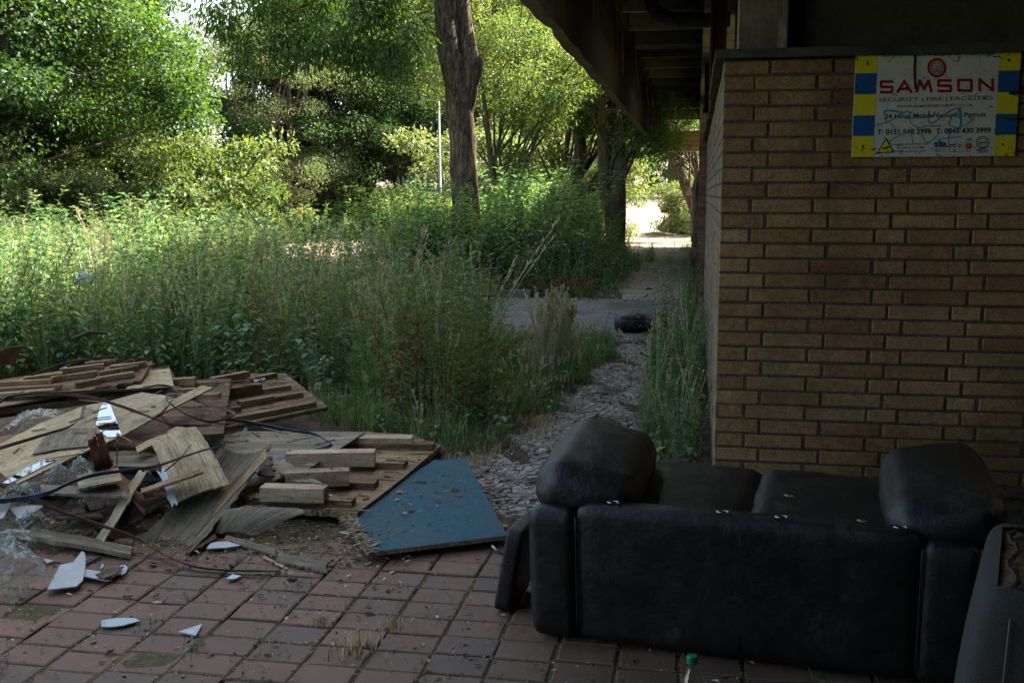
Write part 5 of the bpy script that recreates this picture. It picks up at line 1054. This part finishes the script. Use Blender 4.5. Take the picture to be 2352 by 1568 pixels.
# strip at the foot of the brick wall
fw = lambda X, Y: (X > np.interp(Y, [5.9, 7, 8, 9.5, 11.5], [-.15, -.33, -.38, -.36, -.30])).astype(float)
p = scatter(90, -.5, .06, 6.2, 11.4, fw, 10); stuff('wall_weeds', 'upright weeds growing along the foot of the brick wall', 'weeds', [p_herb(.75), p_nettle(.6), p_grass(.6)], p, rng.uniform(.5, 1.0, len(p)))
p = scatter(130, -.5, .08, 12, 30, lambda X, Y: (X > -.12).astype(float), 11); stuff('wall_foot_growth', 'green growth hugging the far foot of the brick wall', 'weeds', [p_herb(.7), p_nettle(.6)], p, rng.uniform(.3, .8, len(p)))
# beyond the slab: sunlit rough ground on the left
p = scatter(1900, -20, -4.6, 16.7, 25.5, lambda X, Y: (X > -.78 * Y) * np.where((X > -.42 * Y) & (X < -.28 * Y), .10, 1.0), 12); stuff('far_weeds', 'sunlit tall weeds beyond the slab on the left', 'weeds', [net[0], net[1], her[0], her[1], thi[0]], p, rng.uniform(.55, 1.0, len(p)))
p = scatter(900, -26, -9, 25, 45, lambda X, Y: (X < -.33 * Y) * (X > -.76 * Y) * np.where((X > -14) & (Y < 40), .12, 1.0), 13); stuff('wood_edge_growth', 'pale sunlit undergrowth along the edge of the wood', 'undergrowth', [net[2], bro[1], her[0]], p, rng.uniform(.8, 1.5, len(p)))
# overgrown mound in front of the big trunk
def f_mound(X, Y): return ((X < -1.05 - .03 * (Y - 16.5) + .12 * np.sin(Y * 2)) & (X > -5.4)).astype(float)
p = scatter(1900, -5.6, -1.1, 16.7, 25, f_mound, 14); e = np.clip((-.8 - p[:, 0]) / 1.7, .3, 1) * np.clip((p[:, 1] - 16.2) / 2.6, .25, 1)
q_ = scatter(120, -5.4, -3.0, 16.9, 18.3, lambda X, Y: X < 9, 44); stuff('trunk_foot_growth', 'tall leafy weeds hiding the foot of the big trunk', 'undergrowth', [net[0], net[1], her[1]], q_, rng.uniform(1.15, 1.6, len(q_)))
stuff('mound_growth', 'dense dark green growth on the mound below the big trunk', 'undergrowth', [net[0], net[1], bro[1], her[1]], p, (rng.uniform(.9, 1.6, len(p)) * e * (1 + .22 * np.exp(-((p[:, 0] + 3.2) ** 2) / 1.2) + .12 * vnoise(p, 1.6, 41))))
p = scatter(260, -4.4, -1.6, 16.6, 17.6, lambda X, Y: X < 9, 15); stuff('dead_bracken', 'reddish brown dead growth at the edge of the slab', 'dead growth', [p_dock(.3), low[0]], p, rng.uniform(.5, 1.0, len(p)))
p = scatter(500, -10, .3, 30, 52, lambda X, Y: (X < -2.6 - .24 * np.clip(Y - 34, 0, 99)) * (X > -.3 * Y), 16); stuff('far_verge', 'sunlit dry grass verge beside the far path', 'grass', [p_grass(.5, 22, 'straw', True), gra[0]], p, rng.uniform(.4, .9, len(p)))

p = scatter(260, -2.2, .2, 16.4, 36, lambda X, Y: np.clip(np.abs(vnoise(np.c_[X, Y], .9, 61)) - .15, 0, 1) * np.where(np.abs(X + .65) < .35, .15, 1), 46)
stuff('path_edge_growth', 'low grass and weeds creeping over the edges of the earth path', 'weeds', [low[0], low[2], p_broad(.16, .06)], p, rng.uniform(.5, 1.3, len(p)), .2, -.02)
flakes('earth_path_litter', 'dead leaves and straw dropped along the earth path', 3500, lambda n: np.c_[rng.uniform(-2.2, .2, n), rng.uniform(16.3, 36, n)], .035, 'litter', 'litter', -.016, -.006)
# countable plants
def thing_from(mb, name, label, cat, loc, group=None, rz=0, sc=1):
    me = mb.mesh(name); [me.materials.append(m) for m in mb.mats]; o = bpy.data.objects.new(name, me); COL.objects.link(o); o.location = loc; o.rotation_euler.z = rz; o.scale = (sc,) * 3; return tag(o, label, cat, group)
def clump(makes, r_=.1):
    mb = MB()
    for q in makes: 
        n1 = len(q.v); merge_instances(mb, q, np.array([[*rng.normal(0, r_, 2), 0]]), rng.uniform(0, 6.28, 1), np.array([rng.uniform(.8, 1.05)]), rng.normal(0, .1, (1, 2)))
    return mb
c1 = clump([p_herb(1.1, 'lime') for _ in range(9)], .08)
for k, (px, l) in enumerate((((1095, 985), 'tall fresh green leafy weed clump standing nearest the cobbled path'), ((985, 965), 'tall green weed clump behind the dock stalks'))):
    g = G(*px); thing_from(c1, 'leafy_weed', l, 'weed', (g[0], g[1], -.03), 'tall leafy weed clumps', k * 2.0, 1 - .12 * k)
c2 = clump([p_dock(.85) for _ in range(6)], .10)
for k, (px, l) in enumerate((((945, 985), 'brown seeding dock clump at the edge of the short grass'), ((1040, 1000), 'thin dry brown dock stalk right of the larger brown clump'), ((610, 880), 'rusty brown dock stalks among the left weeds'))):
    g = G(*px); thing_from(c2, 'dock_plant', l, 'weed', (g[0], g[1], -.03), 'brown dock plants', k * 1.7, (1, .6, 1.0)[k])
c3 = clump([p_grass(.55, 40, 'straw', True, .12, 18, .014) for _ in range(9)] + [p_grass(.5, 30, 'grass', True, .12) for _ in range(3)], .14)
g = G(1285, 858); thing_from(c3, 'dry_grass_clump', 'pale feathery dry grass clump standing before the concrete slab', 'grass clump', (g[0], g[1], -.03))
c4 = clump([p_thistle(1.55) for _ in range(3)], .12)
for k, (x, y, l) in enumerate(((-6.5, 9.2, 'tall flowering thistle stems at the left edge of the weeds'), (-5.9, 9.0, 'tall pinkish thistle stems second from the left edge'), (-2.25, 8.6, 'tall thistle above the middle of the weeds left of the slab'), (-1.95, 10.2, 'slender thistle rising against the grey slab'))):
    thing_from(c4, 'thistle_plant', l, 'thistle', (x, y, -.03), 'tall thistle plants', k * 1.3, (1.05, 1.12, .72, .62)[k])
c5 = clump([p_herb(1.0) for _ in range(5)], .07)
for k, (px, l, s_) in enumerate((((1560, 985), 'tall leafy weed by the near foot of the brick wall', .95), ((1548, 870), 'leafy weed against the wall opposite the dry grass clump', .95), ((1590, 800), 'leafy weed against the wall beside the slab edge', .9))):
    g = G(*px); thing_from(c5, 'leafy_weed', l, 'weed', (g[0], g[1], -.03), 'leafy weeds by the brick wall', k * 2.2, s_)
c6 = clump([p_broad(.05, .035) for _ in range(5)], .035); c6b = clump([p_grass(.06, 30, 'straw', False, .1) for _ in range(2)], .01)
for k, (x, y, l) in enumerate(((610, 1478, 'small green weed in the paving joint below the loose plank'), (640, 1500, 'tiny green weed beside the one below the loose plank'), (20, 1520, 'green weed in the joint at the bottom left corner'), (85, 1490, 'green weed seedling right of the bottom left corner'),
                                (670, 1350, 'green weed sprig near the pale glass chip'), (430, 1505, 'weed sprig right of the white triangular chip'), (1095, 1518, 'weed sprig in the joint left of the sofa'), (360, 1440, 'weed sprig right of the long mirror shard'), (62, 1365, 'spiky green seedling beside the plastic sheet'))):
    g = G(x, y); thing_from(c6, 'weed_sprig', l, 'weed', (g[0], g[1], -.004), 'weeds in the paving joints', k * 1.1, .7 + .35 * (k % 3))
for k, (x, y, l, s_) in enumerate(((815, 1495, 'dried straw tuft splayed on the paving in the foreground', 1.25), (900, 1440, 'smaller dried straw tuft behind the splayed one', .8), (735, 1430, 'low dried tuft left of the other two', .7))):
    g = G(x, y); thing_from(c6b, 'dry_tuft', l, 'grass tuft', (g[0], g[1], -.004), 'dried grass tufts on the paving', k * 1.1, s_)

# ------------------------------------------------------------------ trees
def crown(cent, rad, nclump, nleaf, L, W, mat, csz=.8, droop=.2, lo=None, shell=.55, seed=0, flat=.6):
    """many leaf clumps spread through an uneven envelope"""
    r_ = np.random.default_rng(seed); cent = np.array(cent, float); rad = np.array(rad, float); C_ = []
    while len(C_) < nclump:
        d = unit(r_.normal(0, 1, 3)); q = r_.uniform(shell ** 3, 1) ** (1 / 3); lump = 1 + .28 * math.sin(d[0] * 4 + seed) * math.sin(d[1] * 5 + 1) + .2 * math.sin(d[2] * 7 + seed)
        c = cent + d * rad * q * lump
        if lo is not None and c[2] < lo: continue
        C_.append(c)
    C_ = np.array(C_); k = nleaf // nclump; mb = MB(); sz = r_.uniform(.55, 1.25, nclump) * csz
    c = np.repeat(C_, k, 0); s = np.repeat(sz, k)[:, None]; d = unit(r_.normal(0, 1, (len(c), 3))); q = r_.random((len(c), 1)) ** .45
    P = c + d * q * s * [1, 1, flat]; n = len(P); out = unit(P - cent); a = r_.normal(0, 1, (n, 3))
    di = unit(a * .8 + d * .7 + out * .3 + [0, 0, -droop]); up = unit(r_.normal(0, .55, (n, 3)) + [0, 0, 1] + out * .5); Ls = L * r_.uniform(.6, 1.25, n); base = np.repeat(r_.uniform(.0, .45, nclump), k)
    leafs(mb, P, di, up, Ls, Ls * W, np.clip(base + r_.random(n) * .6, 0, 1), M[mat]); return mb, C_
def limbs(mb, trunk_pts, trunk_r, targets, r0=.05, wig=.3, seed=0, mat=None, wob=.0, sides=10, t0=.33):
    r_ = np.random.default_rng(seed + 99); T = smooth_curve(trunk_pts, 8); rr = np.interp(np.linspace(0, 1, len(T)), np.linspace(0, 1, len(trunk_r)), trunk_r); tube(mb, T, rr, sides, .5, mat, wob=wob)
    for c in targets:
        i = r_.integers(int(len(T) * t0), len(T)); b = T[min(i, len(T) - 1)]; m = (b + c) / 2 + r_.normal(0, wig, 3) + [0, 0, wig]; L = np.linalg.norm(c - b); P = smooth_curve([b, m, c], 5); tube(mb, P, np.linspace(min(r0 * (.5 + L * .3), rr[min(i, len(rr) - 1)] * .7), .008, len(P)), 5, .5, mat, cap=False)
def make_tree(label, loc, kind, seed, group, sc=1, rz=0, cat='tree', name='leafy_tree'):
    if kind in PROTO:
        o = copy_tree(PROTO[kind])
    else:
        o = empty(name, (0, 0, 0)); o['_o'] = (0, 0, 0)
        cfg = KINDS_[kind]; mbc, C_ = crown(*cfg['c'], **cfg['k'], seed=seed); mbc.build('crown', None, o)
        mb = MB(); limbs(mb, cfg['t'], cfg['r'], C_[::cfg.get('skip', 3)], cfg.get('r0', .05), seed=seed); mb.build('trunk', M[cfg['b']], o, smooth=True); PROTO[kind] = o
    loc = (loc[0], loc[1], loc[2] + float(hz(loc[1]))); o.name = name; o.location = loc; o.rotation_euler.z = rz; o.scale = (sc, sc, sc * 1.0); o['_o'] = tuple(loc); tag(o, label, cat, group); return o
PROTO = {}
KINDS_ = {
 'maple': dict(c=((0, 0, 5.6), (3.9, 3.9, 5.2), 210, 74000, .115, .85, 'maple'), k=dict(csz=.9, droop=.35, lo=.6, shell=.45), t=[(0, 0, -.1), (.1, 0, 2), (.0, .2, 5), (.2, 0, 9)], r=[.28, .2, .14, .05], b='bark', skip=2),
 'ash': dict(c=((0, 0, 6.2), (3.7, 3.7, 5.0), 140, 52000, .125, .42, 'ash'), k=dict(csz=.95, droop=.5, lo=.9, shell=.5), t=[(0, 0, -.1), (-.1, .1, 2.5), (.1, .2, 5), (.0, 0, 9)], r=[.24, .18, .13, .05], b='bark', skip=2),
 'pale': dict(c=((0, 0, 6.0), (3.0, 3.0, 5.0), 105, 38000, .10, .45, 'pale'), k=dict(csz=.85, droop=.8, lo=1.2, shell=.4), t=[(0, 0, -.1), (.1, 0, 3), (-.1, .1, 6), (.1, 0, 10)], r=[.16, .12, .09, .03], b='barkpale', skip=2),
 'shrub': dict(c=((0, 0, 1.3), (1.5, 1.3, 1.25), 60, 11000, .12, .5, 'lime'), k=dict(csz=.45, droop=.2, lo=.2, shell=.3), t=[(0, 0, -.1), (.05, 0, .6), (.0, .1, 1.4)], r=[.05, .04, .015], b='barkpale', r0=.03),
 'bush': dict(c=((0, 0, 1.5), (1.9, 1.6, 1.5), 75, 15000, .11, .6, 'pale'), k=dict(csz=.5, droop=.2, lo=.15, shell=.35), t=[(0, 0, -.1), (.05, 0, .7), (.0, .1, 1.6)], r=[.06, .045, .02], b='barkpale', r0=.03),
 'orchard': dict(c=((0, 0, 4.2), (1.75, 1.9, 1.9), 95, 24000, .085, .5, 'lime'), k=dict(csz=.55, droop=.2, lo=2.0, shell=.45), t=[(0, 0, -.1), (-.08, 0, .9), (-.35, .1, 2.2), (-.5, 0, 3.6)], r=[.13, .09, .07, .03], b='barkpale', skip=4, r0=.022),
}
def PX(px, Y): return (px - 1600) / 2473 * Y * 1.0 + (0 if px > 1100 else (px - 1100) * .000022 * Y * -1 * -1)
def gx_(px, Y): d = ray(px, 443); return d[0] / d[1] * Y
WOOD = 'trees of the wood at the left'
for k, (px, Y, kd, sc, l) in enumerate((
    (0, 22, 'maple', .95, 'dark leafed maple filling the left edge of the photo'), (125, 26, 'maple', .9, 'dark maple right of the one at the left edge'), (130, 34, 'maple', 1.15, 'tall dark maple behind the two at the left edge'),
    (560, 42, 'pale', .95, 'thin crowned pale tree with sky showing through'), (665, 35, 'pale', .8, 'pale fine leaved tree beside the sky gap'), (740, 38, 'maple', .92, 'dense dark tree with a shadowed hollow in the middle of the wood'),
    (850, 43, 'ash', 1.25, 'mid green tree right of the dense dark one'), (915, 42, 'pale', 1.1, 'pale silvery tree left of the thin pole'), (930, 52, 'pale', 1.1, 'tall pale tree far behind the thin pole'),
    (-120, 27, 'maple', 1.15, 'maple cut off by the left side of the picture'),
)):
    make_tree(l, (gx_(px, Y), Y, -.03), kd, 3 + k, WOOD, sc, k * 1.3)
FAR = 'trees beyond the far path'
for k, (px, Y, kd, sc, l) in enumerate((
    (1130, 42, 'ash', 1.2, 'broad bright tree behind the slender forked tree'), (1260, 50, 'pale', 1.4, 'tall pale tree behind the twisted trunks'), (1350, 44, 'ash', 1.15, 'bright tree behind the pair of thick trunks'), (1450, 66, 'pale', 1.3, 'pale drooping tree above the far sunlit path'),
    (1545, 70, 'ash', 1.4, 'green tree closing the view above the sunlit path'), (1640, 62, 'ash', 1.2, 'tree showing below the end of the overhang'), (1075, 55, 'ash', 1.2, 'far tree right behind the big trunk'))):
    make_tree(l, (gx_(px, Y), Y, -.03), kd, 30 + k, FAR, sc, k * 1.9 + .5)
for k, (px, Y, kd, sc, l) in enumerate((
    (470, 24, 'shrub', 1.25, 'yellow green elder shrub catching the sun below the sky gap'), (390, 27, 'shrub', 1.3, 'yellow green shrub left of the sunlit elder'), (600, 37, 'bush', 1.3, 'pale leaved bush left of the middle of the wood edge'), (720, 41, 'bush', 1.3, 'pale leaved bush at the middle of the wood edge'),
    (830, 43, 'bush', 1.4, 'pale leaved bush nearest the sunlit paving'), (930, 21, 'shrub', .72, 'bright yellow green shrub left of the big trunk'), (985, 19, 'shrub', .62, 'bright shrub at the left foot of the big trunk'), (280, 24, 'bush', 1.0, 'shaded bush under the left maples'), (130, 22, 'bush', .9, 'bush below the darkest maples at the left'),
    (1500, 62, 'bush', 1.1, 'bush at the far end of the sunlit path'), (1325, 38, 'bush', 1.1, 'bush behind the pair of thick trunks'), (1240, 36, 'bush', 1.3, 'bush behind the mound between slender trunks'), (1120, 34, 'bush', 1.4, 'bush behind the grey post'), (1330, 40, 'shrub', 1.6, 'yellow green shrub glowing between the twisted trunks'), (1580, 41, 'bush', .8, 'dark bush on the earth bank'))):
    make_tree(l, (gx_(px, Y), Y, -.03), kd, 60 + k, 'shrubs along the rough ground', sc, k * 1.7, 'shrub', 'shrub')
# slender orchard-like trees on the right
for k, (px, Y, sc, l) in enumerate(((1165, 23, 1.05, 'slender tree with forked pale stems and yellow green crown right of the big trunk'), (1290, 28, 1.1, 'yellow green small tree beside the twisted trunk'), (1390, 41, 1.25, 'small yellow green tree beside the far sunlit path'))):
    make_tree(l, (gx_(px, Y), Y, -.03), 'orchard', 90, 'small trees behind the mound', sc, k * 2.2)
# extra stem of the forked tree
def bigtree(name, label, loc, trunks, cents, leaf, nclump, nleaf, L, W, csz, seed, bark='bark', droop=.6, tags='tree', flat=.7, extra=None):
    o = empty(name, loc, label, tags); mb = MB(); allC = []
    mc = MB()
    for (c, rd, nc, nl) in cents:
        m_, C_ = crown(np.array(c), rd, nc, nl, L, W, leaf, csz, droop, None, .3, seed, flat); seed += 1; allC.append(C_)
        for V_, F_, R_ in zip(m_.v, m_.f, m_.rn): mc.add(V_ + np.array(loc), F_, R_, None, M[leaf])
    allC = np.concatenate(allC)
    for q, (pts, rr, sk) in enumerate(trunks):
        limbs(mb, np.array(pts, float) + np.array(loc), rr, (allC[q::len(trunks)][::sk] + np.array(loc)) if sk else [], .03, .15, seed + q, None, .05 if rr[0] > .15 else 0, 24 if rr[0] > .2 else 10, .85 if name == 'big_tree' else .33)
    if extra: extra(mb)
    mb.build('trunk', M[bark], o, smooth=True); mc.build('crown', None, o); return o
bx_, by_ = gx_(1070, 18.6), 18.6
bigtree('big_tree', 'big ridged trunk of an ash leaning left with dark hanging sprays of leaves', (bx_, by_, -.03),
        [([(0, 0, 0), (.0, 0, 1.2), (-.05, 0, 2.4), (-.13, 0, 3.4), (-.30, 0, 4.4), (-.45, 0, 6.5)], [.31, .25, .23, .23, .215, .15], 6), ([(.0, -.02, 2.8), (.08, -.03, 3.4), (.10, -.03, 3.9), (-.02, .1, 4.6), (-.22, .1, 6.5)], [.10, .15, .15, .13, .10], 0), ([(.10, -.03, 3.45), (.20, -.05, 3.75), (.245, -.06, 3.92), (.25, -.06, 3.97)], [.12, .12, .10, .05], 0)],
        [((-2.0, -1.2, 4.7), (1.4, .8, 1.15), 34, 4600), ((-3.4, -1.0, 5.0), (1.1, .8, .9), 22, 2800), ((-1.1, -1.0, 4.6), (.7, .5, .9), 14, 1700), ((.9, 0, 6.6), (1.3, 1.4, .9), 26, 3600), ((-5.0, -1.5, 6.4), (1.6, 1.5, .8), 26, 3600), ((-.3, .5, 8.0), (2.4, 2, 1.2), 40, 4000)], 'maple', 0, 0, .14, .3, .42, 200, droop=1.5, flat=1.0)
# twisted trees behind the mound
tx, ty = gx_(1325, 27), 27.
bigtree('twisted_tree', 'twisted dark trunk with a long sideways limb behind the mound', (tx, ty, -.03), [([(0, 0, 0), (.05, 0, 1.2), (.0, 0, 1.9), (.08, 0, 2.8), (-.1, 0, 3.8), (.0, 0, 5)], [.24, .2, .19, .15, .11, .06], 3), ([(.05, 0, 1.5), (.5, -.1, 1.95), (.85, -.1, 2.6), (.95, 0, 3.6), (.9, 0, 4.6)], [.15, .13, .12, .09, .04], 3)],
        [((.2, 0, 5.0), (2.0, 1.6, 1.5), 60, 13000), ((.9, -.4, 3.3), (1.0, .7, .7), 16, 2600)], 'ash', 0, 0, .12, .35, .5, 300)
tx, ty = gx_(1405, 26), 26.
bigtree('twin_trunk_tree', 'tree with two thick grey brown trunks crossing at the right of the mound', (tx, ty, -.03), [([(.1, 0, 0), (.0, 0, 1.0), (-.18, 0, 1.9), (-.2, 0, 2.8), (-.3, 0, 4.6)], [.2, .17, .16, .15, .08], 3), ([(.14, -.05, 0), (.16, -.05, 1.2), (.16, 0, 2.2), (.2, 0, 3.2), (.35, 0, 4.8)], [.21, .19, .17, .13, .07], 3)],
        [((.1, 0, 4.7), (1.9, 1.7, 1.5), 60, 13000), ((.9, -.2, 3.2), (.9, .7, .8), 20, 3200)], 'ash', 0, 0, .12, .32, .5, 310, bark='barkpale', droop=1.2)
tx, ty = gx_(1600, 37), 37.
bigtree('leaning_tree', 'dark leaning tree framed below the end of the overhang beside the path', (tx, ty, -.03), [([(.05, 0, 0), (-.0, 0, .9), (-.35, 0, 1.8), (-.75, 0, 2.7), (-1.2, 0, 3.8)], [.22, .2, .17, .12, .06], 2), ([(-.15, 0, 1.4), (.0, 0, 2.3), (-.1, 0, 3.3)], [.12, .08, .04], 2)],
        [((-.9, 0, 4.6), (2.0, 1.8, 1.4), 50, 11000)], 'ash', 0, 0, .13, .35, .5, 320, droop=.8)
mb = MB(); g = (gx_(1606, 20), 20, 0); tube(mb, [(WX - .12, 19.5, 0), (WX - .10, 19.5, 1.0), (WX - .14, 19.5, 1.7), (WX - .05, 19.5, 2.05)], [.09, .08, .06, .03], 8)
tag(mb.build('dead_stump', M['bark'], smooth=True), 'dead ivy stem standing against the far end of the brick wall', 'stump')
# light pole, palisade, concrete post
o = empty('lamp_column', (gx_(1012, 30), 30, -.03), 'thin galvanised lamp column left of the big trunk', 'lamp post')
x, y, z = o.location; mb = MB(); tube(mb, [(x, y, 0), (x, y, .9), (x, y, .92), (x - .03, y, 4.2)], [.07, .07, .04, .03], 10); mb.build('pole', M['galv'], o, smooth=True)
mb = MB(); tube(mb, [(x - .03, y, 4.2), (x - .18, y, 4.25)], [.03, .03], 8); box(mb, (x - .45, y - .07, 4.2), (x - .15, y + .07, 4.29)); mb.build('lantern', M['galv'], o)
o = empty('palisade_fence', (gx_(1010, 31), 31.5, -.03), 'blue grey steel palisade fence glimpsed left of the big trunk', 'fence')
x, y, z = o.location; mb = MB(); box(mb, (x - 1.5, y + .03, .5), (x + 1.5, y + .07, .56)); box(mb, (x - 1.5, y + .03, 1.7), (x + 1.5, y + .07, 1.76)); mb.build('rail', M['palis'], o)
for k in range(20): mb = MB(); xx = x - 1.45 + k * .155; mb.add([[xx, y, .0], [xx + .07, y, 0], [xx + .07, y, 2.0], [xx + .035, y, 2.12], [xx, y, 2.0], [xx, y + .02, .0], [xx + .07, y + .02, 0], [xx + .07, y + .02, 2.0], [xx + .035, y + .02, 2.12], [xx, y + .02, 2.0]], [np.arange(5), np.arange(9, 4, -1)] + [np.array([[i, (i + 1) % 5, (i + 1) % 5 + 5, i + 5] for i in range(5)])]); mb.build('pale', M['palis'], o)
x = gx_(1111, 28); mb = MB(); V, F = rounded((.09, .07, .95), .015, 4); mb.add(V + [x, 28, .92], F)
tag(weld(mb.build('concrete_bollard', M['stone'])), 'pale square concrete post just right of the big trunk', 'post')
# side trees to the left of the yard (seen only from beside) and clutter in the weeds
c = G(625 / 2352 * 2352, 600); 
mb = MB(); a = np.linspace(.1, 3.0, 18); tube(mb, [(gx_(740, 18) + .62 * math.cos(t), 18, .35 + .55 * math.sin(t)) for t in a], .014, 6); tag(mb.build('arched_hose', M['bluestrap'], smooth=True), 'arched dark blue hose sticking up in the sunlit weeds', 'hose')
p = G(195, 640, .75); mb = MB(); V, F = rounded((.10, .02, .05), .015, 12, .01); V += np.stack([vnoise(V, 45, 70 + k) for k in range(3)], 1) * .03; mb.add(V + [p[0], p[1], .75], F); tag(weld(mb.build('white_rag', M['white_lam'], smooth=True)), 'white rag caught high in the left weeds', 'rag')
mb = MB(); a_, b_ = G(165, 778, .5), G(245, 765, .52); tube(mb, [a_, (a_ + b_) / 2 + [0, 0, .03], b_], .014, 6); tag(mb.build('dark_stick', M['blackpl']), 'short dark stick lying across the left weeds', 'stick')

for o in scn.objects:
    if '_o' in o: del o['_o']
